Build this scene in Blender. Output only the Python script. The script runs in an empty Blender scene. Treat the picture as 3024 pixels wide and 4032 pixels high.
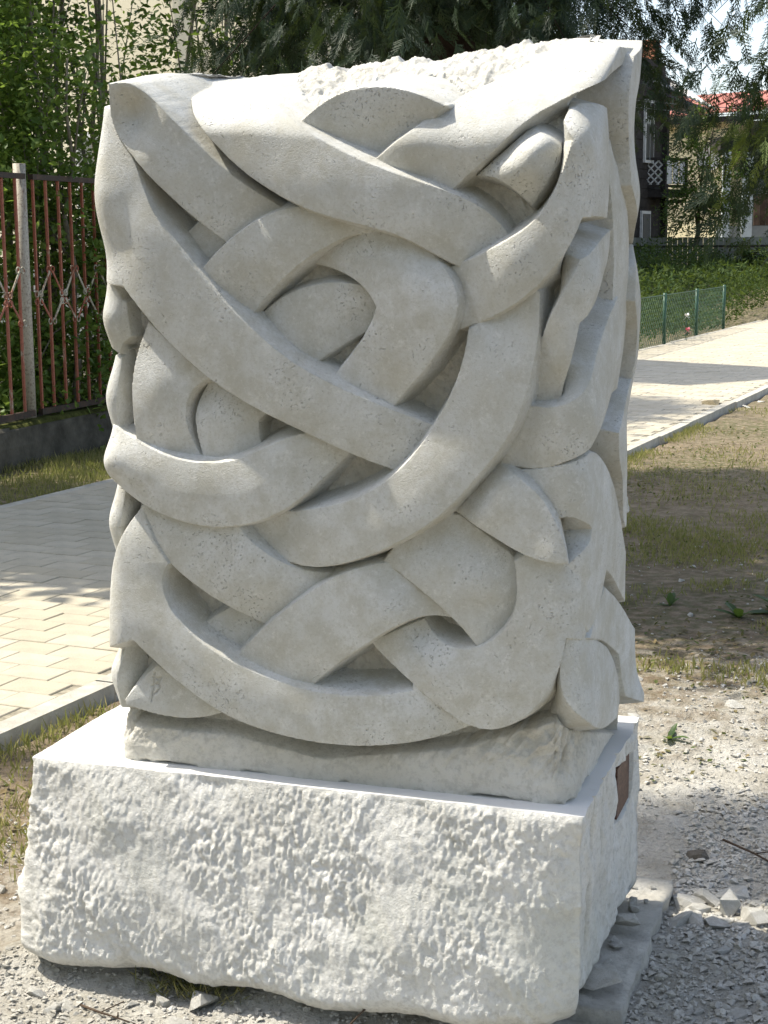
import bpy, math, random
import numpy as np
from mathutils import Vector, Matrix

R = random.Random(7)
NR = np.random.RandomState(11)
scene = bpy.context.scene
col = scene.collection

# ------------------------------------------------------------------ camera, sky, sun, exposure
yaw, pitch, roll = math.radians(18.5), math.radians(9.7), math.radians(0.44)
CAM_H = 1.62
fh = Vector((-math.sin(yaw), math.cos(yaw), 0)); r0 = Vector((math.cos(yaw), math.sin(yaw), 0)); up = Vector((0, 0, 1))
Fw = fh * math.cos(pitch) - up * math.sin(pitch)
d0 = -(up * math.cos(pitch) + fh * math.sin(pitch))
Rt = r0 * math.cos(roll) + d0 * math.sin(roll)
Dn = d0 * math.cos(roll) - r0 * math.sin(roll)
cam_data = bpy.data.cameras.new('camera'); cam = bpy.data.objects.new('camera', cam_data); col.objects.link(cam)
m = Matrix.Identity(4)
for i in range(3):
    m[i][0] = Rt[i]; m[i][1] = -Dn[i]; m[i][2] = -Fw[i]
m[2][3] = CAM_H
cam.matrix_world = m
cam_data.sensor_fit = 'VERTICAL'; cam_data.sensor_height = 36; cam_data.lens = 55.33
cam_data.clip_start = 0.05; cam_data.clip_end = 600
scene.camera = cam

SUN_EL, SUN_AZ = math.radians(56), math.radians(89.2)      # azimuth measured from +Y towards -X
sun_dir = Vector((-math.sin(SUN_AZ) * math.cos(SUN_EL), math.cos(SUN_AZ) * math.cos(SUN_EL), math.sin(SUN_EL)))
world = bpy.data.worlds.new('World'); scene.world = world; world.use_nodes = True
wn = world.node_tree.nodes; wl = world.node_tree.links
sky = wn.new('ShaderNodeTexSky'); sky.sky_type = 'NISHITA'; sky.sun_disc = False
sky.sun_elevation = SUN_EL; sky.sun_rotation = -SUN_AZ; sky.air_density = 1.0; sky.dust_density = 2.0
bg = wn['Background']; bg.inputs['Strength'].default_value = 0.15
hsv = wn.new('ShaderNodeHueSaturation'); hsv.inputs['Saturation'].default_value = 0.72       # thin high haze whitens the sky
wl.new(sky.outputs[0], hsv.inputs['Color']); wl.new(hsv.outputs[0], bg.inputs[0])
sun_l = bpy.data.lights.new('sun', 'SUN'); sun_l.energy = 3.7; sun_l.angle = math.radians(0.6); sun_l.color = (1, 0.93, 0.80)
sun_o = bpy.data.objects.new('sun', sun_l); col.objects.link(sun_o)
sun_o.rotation_euler = sun_dir.to_track_quat('Z', 'Y').to_euler()
vs = scene.view_settings
vs.view_transform = 'Standard'; vs.look = 'None'; vs.gamma = 1; vs.use_curve_mapping = False
vs.exposure = 0.98

# ------------------------------------------------------------------ helpers
def tag(o, label=None, cat=None, group=None, kind=None):
    if label: o['label'] = label
    if cat: o['category'] = cat
    if group: o['group'] = group
    if kind: o['kind'] = kind
    return o
def empty(name, loc, rz=0, **k):
    o = bpy.data.objects.new(name, None); col.objects.link(o); o.location = loc; o.rotation_euler = (0, 0, rz)
    o.empty_display_size = 0.1
    return tag(o, **k)
def link(name, me, mat=None, parent=None, **k):
    o = bpy.data.objects.new(name, me); col.objects.link(o)
    if mat is not None and not me.materials: me.materials.append(mat)
    if parent is not None: o.parent = parent
    return tag(o, **k)
def np_mesh(name, V, F, smooth=False):
    """V (n,3), F (m,k) with k = 3 or 4"""
    V = np.ascontiguousarray(V, dtype=np.float32); F = np.ascontiguousarray(F, dtype=np.int32)
    me = bpy.data.meshes.new(name); k = F.shape[1]
    me.vertices.add(len(V)); me.vertices.foreach_set('co', V.ravel())
    me.loops.add(F.size); me.loops.foreach_set('vertex_index', F.ravel())
    me.polygons.add(len(F)); me.polygons.foreach_set('loop_start', np.arange(0, F.size, k, dtype=np.int32))
    me.polygons.foreach_set('loop_total', np.full(len(F), k, dtype=np.int32))
    me.polygons.foreach_set('use_smooth', np.full(len(F), smooth, dtype=bool))
    me.update(calc_edges=True); me.validate()
    return me
class MB:
    def __init__(s): s.v = []; s.f = []
    def add(s, vs_, fs):
        n = len(s.v); s.v += [tuple(p) for p in vs_]; s.f += [tuple(i + n for i in f) for f in fs]; return s
    def box(s, c, size, rz=0.0, M=None):
        hx, hy, hz = size[0] / 2, size[1] / 2, size[2] / 2; ca, sa = math.cos(rz), math.sin(rz)
        P = []
        for x, y, z in ((-1, -1, -1), (1, -1, -1), (1, 1, -1), (-1, 1, -1), (-1, -1, 1), (1, -1, 1), (1, 1, 1), (-1, 1, 1)):
            X, Y = x * hx, y * hy
            P.append((c[0] + X * ca - Y * sa, c[1] + X * sa + Y * ca, c[2] + z * hz))
        return s.add(P, [(0, 3, 2, 1), (4, 5, 6, 7), (0, 1, 5, 4), (1, 2, 6, 5), (2, 3, 7, 6), (3, 0, 4, 7)])
    def tube(s, pts, rad, n=8, cap=True):
        pts = [Vector(p) for p in pts]; rings = []
        rads = rad if isinstance(rad, (list, tuple)) else [rad] * len(pts)
        prev = None
        for i, p in enumerate(pts):
            t = (pts[min(i + 1, len(pts) - 1)] - pts[max(i - 1, 0)]).normalized()
            if prev is None:
                a = t.orthogonal().normalized()
            else:
                a = (prev - t * prev.dot(t)); a = a.normalized() if a.length > 1e-6 else t.orthogonal().normalized()
            prev = a; b = t.cross(a)
            rings.append([p + (a * math.cos(2 * math.pi * j / n) + b * math.sin(2 * math.pi * j / n)) * rads[i] for j in range(n)])
        vs_ = [q for r in rings for q in r]; fs = []
        for i in range(len(pts) - 1):
            for j in range(n):
                fs.append((i * n + j, i * n + (j + 1) % n, (i + 1) * n + (j + 1) % n, (i + 1) * n + j))
        if cap: fs.append(tuple(range(n - 1, -1, -1))); fs.append(tuple((len(pts) - 1) * n + j for j in range(n)))
        return s.add(vs_, fs)
    def bar(s, a, b, w, d=None):
        """square bar from a to b"""
        a, b = Vector(a), Vector(b); t = (b - a).normalized(); d = d or w
        x = Vector((1, 0, 0)) if abs(t.x) < 0.9 else Vector((0, 1, 0))
        y = t.cross(x).normalized(); x = y.cross(t).normalized()
        P = [q + x * w / 2 * i + y * d / 2 * j for q in (a, b) for i, j in ((-1, -1), (1, -1), (1, 1), (-1, 1))]
        return s.add(P, [(0, 3, 2, 1), (4, 5, 6, 7), (0, 1, 5, 4), (1, 2, 6, 5), (2, 3, 7, 6), (3, 0, 4, 7)])
    def sheet(s, q, t):
        """slab: quad q (4 points) thickened by vector t"""
        t = Vector(t); P = [Vector(p) for p in q] + [Vector(p) + t for p in q]
        return s.add(P, [(0, 3, 2, 1), (4, 5, 6, 7), (0, 1, 5, 4), (1, 2, 6, 5), (2, 3, 7, 6), (3, 0, 4, 7)])
    def mesh(s, name, smooth=False):
        me = bpy.data.meshes.new(name); me.from_pydata(s.v, [], s.f)
        if smooth: me.polygons.foreach_set('use_smooth', [True] * len(me.polygons))
        me.update(); return me
    def build(s, name, mat, parent=None, smooth=False, **k): return link(name, s.mesh(name, smooth), mat, parent, **k)

_tab = NR.rand(256, 256)
def vnoise(x, y):
    xi = np.floor(x).astype(int); yi = np.floor(y).astype(int); u = x - xi; v = y - yi
    u = u * u * (3 - 2 * u); v = v * v * (3 - 2 * v)
    a = _tab[yi & 255, xi & 255]; b = _tab[yi & 255, (xi + 1) & 255]; c = _tab[(yi + 1) & 255, xi & 255]; d = _tab[(yi + 1) & 255, (xi + 1) & 255]
    return (a * (1 - u) + b * u) * (1 - v) + (c * (1 - u) + d * u) * v - 0.5
def lnoise(x, y):
    xi = np.floor(x).astype(int); yi = np.floor(y).astype(int); u = x - xi; v = y - yi
    a = _tab[yi & 255, xi & 255]; b = _tab[yi & 255, (xi + 1) & 255]; c = _tab[(yi + 1) & 255, xi & 255]; d = _tab[(yi + 1) & 255, (xi + 1) & 255]
    return np.where(u + v < 1, a + (b - a) * u + (c - a) * v, d + (c - d) * (1 - u) + (b - d) * (1 - v)) - 0.5      # flat facets
def fbm(x, y, oct=4, gain=0.5):
    o = 0; a = 1.0; n = 0
    for i in range(oct):
        o = o + a * vnoise(x + 17.3 * i, y + 9.1 * i); n += a; x, y, a = x * 2.03, y * 2.03, a * gain
    return o / n

# ------------------------------------------------------------------ materials
class NT:
    def __init__(s, name, rough=0.9, spec=0.3):
        s.mat = bpy.data.materials.new(name); s.mat.use_nodes = True; s.t = s.mat.node_tree; s.n = s.t.nodes; s.l = s.t.links
        s.b = s.n['Principled BSDF']; s.b.inputs['Roughness'].default_value = rough
        s.b.inputs['Specular IOR Level'].default_value = spec
        s.co = s.n.new('ShaderNodeTexCoord').outputs['Object']
    def noise(s, scale, detail=4, rough=0.55, dist=0, vec=None):
        q = s.n.new('ShaderNodeTexNoise'); q.inputs['Scale'].default_value = scale; q.inputs['Detail'].default_value = detail
        q.inputs['Roughness'].default_value = rough; q.inputs['Distortion'].default_value = dist
        s.l.new(vec or s.co, q.inputs['Vector']); return q.outputs['Fac']
    def voro(s, scale, feature='F1', rand=1.0, vec=None):
        q = s.n.new('ShaderNodeTexVoronoi'); q.feature = feature; q.inputs['Scale'].default_value = scale; q.inputs['Randomness'].default_value = rand
        s.l.new(vec or s.co, q.inputs['Vector']); return q.outputs['Distance']
    def stretch(s, sx, sy, sz):
        q = s.n.new('ShaderNodeMapping'); q.inputs['Scale'].default_value = (sx, sy, sz); s.l.new(s.co, q.inputs['Vector']); return q.outputs[0]
    def ramp(s, fac, stops):
        q = s.n.new('ShaderNodeValToRGB'); e = q.color_ramp.elements
        while len(e) < len(stops): e.new(0.5)
        for i, (p, c) in enumerate(stops):
            e[i].position = p; e[i].color = (c, c, c, 1) if not isinstance(c, tuple) else c + (1,)
        s.l.new(fac, q.inputs[0]); return q.outputs[0]
    def mix(s, fac, a, b, mode='MIX'):
        q = s.n.new('ShaderNodeMix'); q.data_type = 'RGBA'; q.blend_type = mode; q.clamp_factor = True
        for sock, v in ((q.inputs[0], fac), (q.inputs[6], a), (q.inputs[7], b)):
            if hasattr(v, 'is_linked'): s.l.new(v, sock)
            elif isinstance(v, tuple): sock.default_value = v + (1,)
            else: sock.default_value = v
        return q.outputs[2]
    def math(s, op, a, b=0.0):
        q = s.n.new('ShaderNodeMath'); q.operation = op
        for sock, v in ((q.inputs[0], a), (q.inputs[1], b)):
            if hasattr(v, 'is_linked'): s.l.new(v, sock)
            else: sock.default_value = v
        return q.outputs[0]
    def color(s, c):
        if hasattr(c, 'is_linked'): s.l.new(c, s.b.inputs['Base Color'])
        else: s.b.inputs['Base Color'].default_value = c + (1,)
        return s
    def bump(s, h, strength=0.5, dist=0.01, prev=None):
        q = s.n.new('ShaderNodeBump'); q.inputs['Strength'].default_value = strength; q.inputs['Distance'].default_value = dist
        s.l.new(h, q.inputs['Height'])
        if prev is not None: s.l.new(prev, q.inputs['Normal'])
        s.l.new(q.outputs[0], s.b.inputs['Normal']); return q.outputs[0]
    def attr(s, name):
        q = s.n.new('ShaderNodeAttribute'); q.attribute_name = name; return q.outputs['Fac']
    def warpvec(s, amt, scale):
        q = s.n.new('ShaderNodeTexNoise'); q.inputs['Scale'].default_value = scale; s.l.new(s.co, q.inputs['Vector'])
        a = s.n.new('ShaderNodeVectorMath'); a.operation = 'MULTIPLY_ADD'; a.inputs[1].default_value = (amt * 4,) * 3
        s.l.new(q.outputs['Color'], a.inputs[0]); s.l.new(s.co, a.inputs[2]); return a.outputs[0]
    def objrand(s):
        return s.n.new('ShaderNodeObjectInfo').outputs['Random']

def mat_carved():
    m_ = NT('carved_limestone', 0.85, 0.25)
    big = m_.noise(3.5, 5, 0.6, 0.6); mid = m_.noise(14, 5, 0.65); fine = m_.noise(150, 4, 0.75)
    c = m_.mix(m_.ramp(big, [(0.34, 0.0), (0.64, 1.0)]), (0.53, 0.53, 0.49), (0.64, 0.645, 0.625))
    c = m_.mix(m_.ramp(m_.noise(1.7, 5, 0.6, 0.5), [(0.48, 0.0), (0.66, 0.5)]), c, (0.47, 0.475, 0.445))
    c = m_.mix(m_.ramp(mid, [(0.38, 0.8), (0.58, 0.0)]), c, (0.475, 0.462, 0.40))
    c = m_.mix(m_.ramp(m_.noise(34, 5, 0.75), [(0.56, 0.0), (0.70, 0.6)]), c, (0.71, 0.705, 0.665))
    c = m_.mix(m_.ramp(fine, [(0.34, 0.45), (0.50, 0.0)]), c, (0.40, 0.388, 0.33))
    c = m_.mix(m_.ramp(m_.noise(90, 4, 0.75), [(0.56, 0.0), (0.70, 0.4)]), c, (0.73, 0.725, 0.69))
    pv = m_.voro(130, 'F1', vec=m_.warpvec(0.006, 60)); pmask = m_.ramp(m_.noise(7, 4, 0.65), [(0.50, 0.0), (0.66, 1.0)])
    pit = m_.math('MULTIPLY', m_.ramp(pv, [(0.10, 1.0), (0.28, 0.0)]), pmask)
    pv2 = m_.voro(62, 'F1', vec=m_.warpvec(0.012, 40)); pit2 = m_.math('MULTIPLY', m_.ramp(pv2, [(0.05, 1.0), (0.16, 0.0)]), m_.ramp(m_.noise(4, 3), [(0.54, 0.0), (0.66, 1.0)]))
    pits = m_.math('MAXIMUM', pit, pit2)
    c = m_.mix(m_.math('MULTIPLY', pits, 0.30), c, (0.27, 0.25, 0.21))
    m_.color(c)
    h = m_.math('SUBTRACT', m_.math('MULTIPLY', fine, 0.25), pits)
    n1 = m_.bump(h, 0.8, 0.005)
    m_.bump(m_.noise(300, 3, 0.7), 0.35, 0.003, n1)
    return m_.mat
def mat_rough(name, a, b, tint):
    m_ = NT(name, 0.92, 0.2)
    c = m_.mix(m_.ramp(m_.noise(6, 5, 0.6, 0.4), [(0.38, 0.0), (0.62, 1.0)]), a, b)
    c = m_.mix(m_.ramp(m_.noise(2.3, 4, 0.6), [(0.55, 0.0), (0.70, 0.45)]), c, tint)
    c = m_.mix(m_.ramp(m_.noise(70, 4, 0.7), [(0.36, 0.45), (0.52, 0.0)]), c, tuple(x * 0.68 for x in a))
    m_.color(c)
    n1 = m_.bump(m_.noise(65, 6, 0.75), 0.7, 0.010)
    m_.bump(m_.noise(210, 4, 0.75), 0.6, 0.004, n1)
    return m_.mat
M = {}
M['carved'] = mat_carved()
M['rough'] = mat_rough('chiselled_limestone', (0.62, 0.60, 0.53), (0.71, 0.695, 0.64), (0.52, 0.48, 0.38))
M['rough_top'] = mat_rough('broken_limestone', (0.52, 0.52, 0.49), (0.63, 0.63, 0.61), (0.44, 0.44, 0.40))
M['pedestal'] = mat_rough('split_limestone', (0.66, 0.655, 0.615), (0.77, 0.765, 0.73), (0.55, 0.57, 0.51))

# ------------------------------------------------------------------ the carved block
BANDS = [
  ([0.0136,1.9429,0.0583,1.945,0.0895,1.9301,0.116,1.9041,0.1456,1.8729,0.1881,1.8319,0.2325,1.7875,0.2836,1.744,0.3254,1.7162,0.3653,1.6976,0.3985,1.6716,0.3583,1.6261,0.3004,1.5895,0.2817,1.6035,0.2467,1.626,0.2177,1.6503,0.1923,1.669,0.1505,1.7056,0.1077,1.7431,0.0729,1.7788,0.0646,1.791,0.0406,1.8148,0.0191,1.834,0.0055,1.8621,0.0062,1.9029],
   [0.0153,1.9392,0.0184,0.0515,1.9326,0.0161,0.0538,1.8848,-0.0161,0.0199,1.8802,0.0,0.1233,1.8653,0.0092,0.1019,1.8129,0.0115,0.157,1.8299,0.0069,0.1947,1.7562,0.0046,0.2497,1.6822,-0.0046,0.3205,1.6632,-0.0276,0.3582,1.6721,-0.0345], 1),
  ([-0.0612,1.9033,-0.0042,1.8953,0.0243,1.8409,0.0537,1.8009,0.0711,1.7725,0.0755,1.7362,0.0974,1.6876,0.1262,1.6511,0.1543,1.6249,0.198,1.5616,0.241,1.518,0.3084,1.457,0.3742,1.401,0.4247,1.3682,0.4814,1.343,0.5345,1.3215,0.6039,1.2926,0.6863,1.2621,0.728,1.2471,0.7083,1.1998,0.6528,1.1521,0.6096,1.1723,0.5597,1.181,0.516,1.2039,0.4666,1.2255,0.4132,1.2468,0.3502,1.2737,0.2913,1.3017,0.2347,1.3346,0.2022,1.3586,0.1665,1.3865,0.1211,1.4266,0.0919,1.4567,0.0709,1.4812,0.0468,1.5056,0.0207,1.5358,-0.0626,1.5427,-0.0619,1.7246],
   [-0.0255,1.8923,-0.0207,0.0018,1.7225,0.0138,0.0514,1.7218,0.0115,-0.0115,1.5908,-0.0115,0.0313,1.5719,0.0046,0.0731,1.6469,0.0184,0.0867,1.506,0.0138,0.2025,1.4598,0.0184,0.3723,1.3497,0.0161,0.5169,1.2683,0.0069,0.6099,1.2462,-0.0069,0.6794,1.2221,-0.0322], 0),
  ([0.0656,1.9781,0.1424,1.9182,0.1857,1.8739,0.2139,1.8423,0.2427,1.8124,0.2836,1.7724,0.3204,1.7463,0.38,1.7126,0.4355,1.683,0.497,1.6653,0.5722,1.652,0.6192,1.6401,0.6504,1.6256,0.6868,1.6032,0.7304,1.5727,0.7848,1.552,0.8658,1.5871,0.8364,1.6443,0.8099,1.6752,0.7723,1.6999,0.731,1.7178,0.6652,1.736,0.5959,1.7616,0.5291,1.7868,0.4789,1.8127,0.4211,1.8469,0.3766,1.8792,0.3354,1.909,0.2816,1.9511,0.2175,1.9944,0.206,2.0328,0.0636,2.0159],
   [0.1271,1.9666,0.0046,0.2164,1.8863,0.0,0.2831,1.894,0.0046,0.2879,1.8265,0.0046,0.3798,1.7611,0.0138,0.4795,1.7322,0.0207,0.5748,1.6952,0.0207,0.6665,1.6765,0.0138,0.7261,1.6409,-0.0046,0.776,1.6229,-0.0253,0.8014,1.605,-0.0345], 0),
  ([0.1923,1.5612,0.227,1.6021,0.2805,1.646,0.3316,1.6775,0.3863,1.6986,0.4466,1.7069,0.5589,1.6695,0.5871,1.6423,0.5536,1.6453,0.5204,1.6393,0.4828,1.6251,0.4229,1.5964,0.3647,1.5432,0.3208,1.5057,0.2905,1.4641,0.3158,1.4209,0.2568,1.4583],
   [0.2487,1.5714,0.0,0.2904,1.645,-0.0023,0.3697,1.6807,-0.0069,0.3691,1.6077,-0.0046,0.2616,1.5151,-0.0138,0.297,1.4867,-0.0253,0.4646,1.657,-0.0161,0.5392,1.65,-0.0253,0.4172,1.6165,-0.0092], 0),
  ([0.1269,1.6212,0.1776,1.665,0.2231,1.6645,0.2931,1.6079,0.2497,1.5141,0.1709,1.5519],
   [0.1489,1.6182,-0.0391,0.1919,1.6554,-0.0391,0.2306,1.5895,-0.0414,0.1792,1.5803,-0.0391], 0),
  ([0.4061,1.583,0.4513,1.6097,0.506,1.6322,0.557,1.6462,0.6177,1.6554,0.6809,1.6147,0.7249,1.5659,0.7445,1.5395,0.7524,1.5086,0.7492,1.4803,0.7342,1.448,0.7077,1.4017,0.6675,1.3606,0.6296,1.3296,0.6025,1.2921,0.5556,1.2754,0.4666,1.3196,0.4671,1.345,0.51,1.393,0.5491,1.4338,0.5699,1.4709,0.5752,1.4946,0.5654,1.5144,0.5489,1.536,0.5181,1.5566,0.4736,1.5729,0.4391,1.5784],
   [0.4132,1.5829,-0.0644,0.474,1.5995,-0.0414,0.5486,1.6201,-0.0253,0.6122,1.5884,-0.0069,0.6859,1.588,-0.0138,0.6638,1.5528,0.0069,0.7127,1.5086,0.0138,0.6153,1.4808,0.0046,0.6924,1.4277,0.0092,0.6235,1.3901,0.0023,0.56,1.3879,-0.0138,0.5864,1.3231,-0.0207,0.4963,1.3393,-0.0253], 0),
  ([0.2762,1.449,0.3266,1.4992,0.3747,1.5267,0.4288,1.5418,0.4827,1.5482,0.5248,1.5444,0.5797,1.5242,0.578,1.4689,0.534,1.4388,0.4783,1.4124,0.4411,1.3887,0.4287,1.3743,0.4044,1.3501,0.3488,1.3918],
   [0.2875,1.452,-0.0575,0.3518,1.4957,-0.0414,0.4359,1.5335,-0.0345,0.3938,1.4213,-0.0345,0.4934,1.5058,-0.0391,0.5181,1.4591,-0.0517,0.4513,1.4029,-0.0414], 0),
  ([0.7629,1.4528,0.7807,1.4635,0.8441,1.5038,0.8969,1.5331,0.9044,1.5262,0.906,1.5017,0.9073,1.4597,0.9032,1.4081,0.8962,1.3626,0.8833,1.3103,0.8626,1.26,0.8375,1.2198,0.8055,1.1834,0.7646,1.1416,0.7382,1.1036,0.6933,1.0652,0.6347,1.0319,0.5875,1.0061,0.5341,0.983,0.4618,0.9594,0.4189,0.9553,0.3515,0.9681,0.3059,0.9873,0.2756,1.0084,0.2564,1.051,0.3077,1.0938,0.3751,1.0714,0.3979,1.0801,0.4718,1.0898,0.5266,1.1049,0.5634,1.124,0.6063,1.1523,0.6493,1.1903,0.6837,1.2356,0.6985,1.267,0.7275,1.3059,0.7525,1.363,0.765,1.4192],
   [0.8252,1.4725,-0.0161,0.8821,1.4998,-0.0069,0.7938,1.4109,0.0046,0.8424,1.3767,0.0138,0.817,1.2873,0.0207,0.762,1.2134,0.023,0.6862,1.137,0.023,0.6185,1.0781,0.023,0.5274,1.044,0.0161,0.4426,1.0184,0.0046,0.3498,1.028,-0.023,0.2926,1.0231,-0.0345,0.3956,0.9744,-0.0092], 0),
  ([0.6907,1.5609,0.7287,1.5735,0.7975,1.6009,0.8539,1.6232,0.8931,1.6487,0.9172,1.6768,0.9363,1.7175,0.9456,1.7479,0.9583,1.7748,0.9648,1.8081,0.9436,1.8435,0.9524,1.8677,1.0139,1.8857,1.0908,1.8928,1.1579,1.8812,1.1834,1.8413,1.2024,1.7731,1.1993,1.7268,1.1689,1.6655,1.0158,1.6714,0.9896,1.6643,0.9811,1.6514,0.9655,1.612,0.9424,1.5743,0.9087,1.5337,0.8606,1.4984,0.8149,1.4729,0.7534,1.4537,0.7099,1.4439],
   [1.0056,1.8696,-0.0287,0.9903,1.8356,0.0,1.0885,1.8507,0.0,0.9756,1.7832,0.0069,1.0825,1.7617,0.0069,0.9525,1.707,0.0046,1.0205,1.6991,0.0023,0.9209,1.6476,0.0115,0.9383,1.5959,0.0092,0.8509,1.5877,0.0161,0.8682,1.5267,0.0115,0.7805,1.5524,-0.0092,0.7794,1.4811,-0.0138,0.7316,1.5159,-0.0345], 0),
  ([-0.0622,1.2433,-0.0191,1.236,0.0119,1.2274,0.0451,1.2079,0.0961,1.1842,0.1444,1.1746,0.195,1.1699,0.2372,1.1716,0.2786,1.1797,0.3179,1.1961,0.3567,1.2232,0.3949,1.2426,0.4586,1.2453,0.5139,1.2031,0.5017,1.1941,0.4662,1.1575,0.4266,1.116,0.3859,1.0792,0.3346,1.0555,0.282,1.0415,0.2273,1.0348,0.1684,1.0375,0.1162,1.0493,0.0538,1.0712,0.0086,1.098,-0.0215,1.1237,-0.0621,1.149,-0.0611,1.2294],
   [-0.0216,1.1641,0.0115,-0.012,1.2214,-0.0138,-0.0159,1.1178,-0.0046,0.0508,1.1478,0.0115,0.1592,1.1136,0.0161,0.265,1.0991,0.0184,0.3671,1.1412,0.0138,0.3268,1.0826,0.0184,0.4124,1.1885,-0.0023,0.4771,1.2076,-0.0184,0.4936,1.1928,-0.0276], 0),
  ([0.0348,1.0688,0.0427,1.0742,0.1053,1.0529,0.159,1.0414,0.2189,1.039,0.2705,1.0415,0.278,1.0264,0.2905,1.0154,0.3181,0.9934,0.3573,0.9702,0.3938,0.9501,0.4403,0.9435,0.472,0.9458,0.5107,0.9578,0.4499,0.8959,0.3477,0.8114,0.3167,0.8299,0.2946,0.8433,0.256,0.8584,0.1905,0.891,0.1361,0.9274,0.1011,0.955,0.0923,0.9663,0.0651,1.0081,0.0461,1.0463],
   [0.0612,1.04,-0.0138,0.0919,1.0081,-0.0046,0.1692,0.9931,0.0,0.1684,0.9338,0.0023,0.2563,0.9597,0.0069,0.2736,0.8905,0.0023,0.3372,0.9242,0.0023,0.3187,0.86,-0.0138,0.4021,0.9145,-0.0161,0.4495,0.9396,-0.0276], 0),
  ([0.1249,0.7874,0.1691,0.8286,0.2331,0.8586,0.3378,0.8149,0.2507,0.7372,0.1645,0.7614],
   [0.187,0.7836,-0.0414,0.2433,0.829,-0.0391,0.2296,0.7561,-0.0414,0.2956,0.822,-0.0414], 0),
  ([0.2212,0.7227,0.2589,0.7584,0.2868,0.7967,0.3225,0.8334,0.3665,0.8642,0.4218,0.9105,0.4824,0.9493,0.5224,0.9669,0.56,0.9779,0.5887,0.9841,0.6264,0.9823,0.6554,0.9694,0.7128,0.9245,0.7514,0.8649,0.7359,0.8715,0.711,0.8758,0.683,0.8794,0.6582,0.8758,0.6223,0.8615,0.5805,0.8321,0.5604,0.817,0.5025,0.7767,0.4588,0.7409,0.4272,0.7127,0.3918,0.6676,0.2636,0.6958],
   [0.2866,0.7585,-0.0092,0.3556,0.8067,0.0023,0.395,0.7394,0.0,0.463,0.7978,0.0138,0.483,0.8958,0.0092,0.5462,0.8731,0.0184,0.624,0.8869,0.0138,0.5622,0.9578,0.0046,0.6071,0.9576,-0.0092,0.6569,0.9228,-0.0069,0.7126,0.8813,-0.0161,0.4145,0.7204,-0.0023], 0),
  ([0.0381,1.0679,0.0102,1.0365,-0.0188,0.9884,-0.0466,0.9174,-0.0612,0.8754,-0.0614,0.7506,0.0197,0.7814,0.0481,0.7561,0.0752,0.7338,0.1322,0.6912,0.1918,0.6561,0.2346,0.6316,0.2982,0.6131,0.36,0.5996,0.4417,0.5911,0.5225,0.59,0.5896,0.5969,0.665,0.6106,0.7123,0.6237,0.749,0.6391,0.7893,0.6587,0.7147,0.724,0.6503,0.7334,0.6504,0.7209,0.6203,0.712,0.5711,0.7034,0.5237,0.6992,0.4634,0.6995,0.403,0.7064,0.341,0.7212,0.2709,0.7425,0.2027,0.7729,0.1523,0.8011,0.1134,0.8451,0.0916,0.8874,0.0873,0.9199,0.0948,0.9401,0.1087,0.9527,0.0831,0.9837,0.068,1.0093,0.0475,1.0468],
   [0.0343,1.0537,-0.0138,0.0286,1.0057,0.0,-0.0177,0.9021,0.0046,0.0512,0.9277,0.0069,0.0391,0.8367,0.0115,0.1162,0.7823,0.0161,0.0921,0.7494,0.0138,0.2558,0.7035,0.0207,0.3599,0.652,0.0207,0.4837,0.6432,0.0207,0.6126,0.6627,0.0138,0.6961,0.6746,-0.0046,0.7503,0.6552,-0.0207], 0),
  ([-0.0072,0.6436,0.0094,0.6671,0.0368,0.699,0.0665,0.7235,0.1341,0.6955,0.2159,0.6284,0.1889,0.615,0.1536,0.6096,0.0938,0.6091,0.0371,0.6176,-0.0055,0.6333],
   [-0.005,0.6439,0.0046,0.0572,0.6793,-0.0069,0.0701,0.6305,0.0,0.155,0.636,-0.0069,0.194,0.6213,-0.0161], 0),
  ([0.5544,0.8085,0.6012,0.8379,0.6489,0.8577,0.6641,0.8621,0.6713,0.8512,0.6928,0.8257,0.7225,0.8115,0.7593,0.8074,0.8026,0.8194,0.8397,0.8489,0.8657,0.8873,0.8723,0.9218,0.8667,0.9649,0.8578,0.9998,0.896,1.0224,0.9705,1.0068,1.0763,0.961,1.1857,0.8796,1.0772,0.8269,0.9642,0.8513,0.9562,0.8058,0.9463,0.7525,0.917,0.7047,0.8718,0.6668,0.8268,0.6488,0.7959,0.6494,0.7646,0.6529,0.7254,0.6763,0.6868,0.7074,0.6458,0.7375,0.6038,0.7624,0.5712,0.7917],
   [0.5645,0.8083,-0.0138,0.6147,0.8315,-0.0138,0.6166,0.7749,-0.0069,0.6636,0.8501,-0.0322,0.6893,0.7836,0.0046,0.7599,0.7532,0.0138,0.8468,0.7806,0.0184,0.8556,0.6943,0.0138,0.9208,0.8329,0.0161,0.9004,0.9144,0.0115,0.9446,0.926,0.0092,0.8971,0.9861,0.0,0.9341,0.9883,0.0,0.9889,0.9596,0.0046,1.0101,0.8805,0.0,0.7586,0.6746,0.0092], 0),
  ([0.7269,1.0823,0.7386,1.083,0.7937,1.051,0.8279,1.0216,0.8508,1.008,0.8577,0.9946,0.8649,0.9617,0.8681,0.9169,0.859,0.8795,0.8353,0.8434,0.8001,0.8226,0.7835,0.8238,0.7626,0.8502,0.7399,0.8746,0.7168,0.8921,0.6865,0.9166,0.6464,0.9466,0.6007,0.9729,0.5833,0.982,0.5959,1.0134,0.6529,1.0627,0.7092,1.102],
   [0.6257,1.0056,-0.0138,0.7095,1.0739,-0.0276,0.6592,0.9626,0.0,0.7161,1.0029,-0.0046,0.7895,1.0142,-0.0161,0.7379,0.9115,0.0046,0.8135,0.9536,0.0023,0.843,0.9619,-0.0115,0.8382,0.8857,-0.0138,0.7943,0.8574,0.0,0.7854,0.8287,0.0023], 0),
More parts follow.
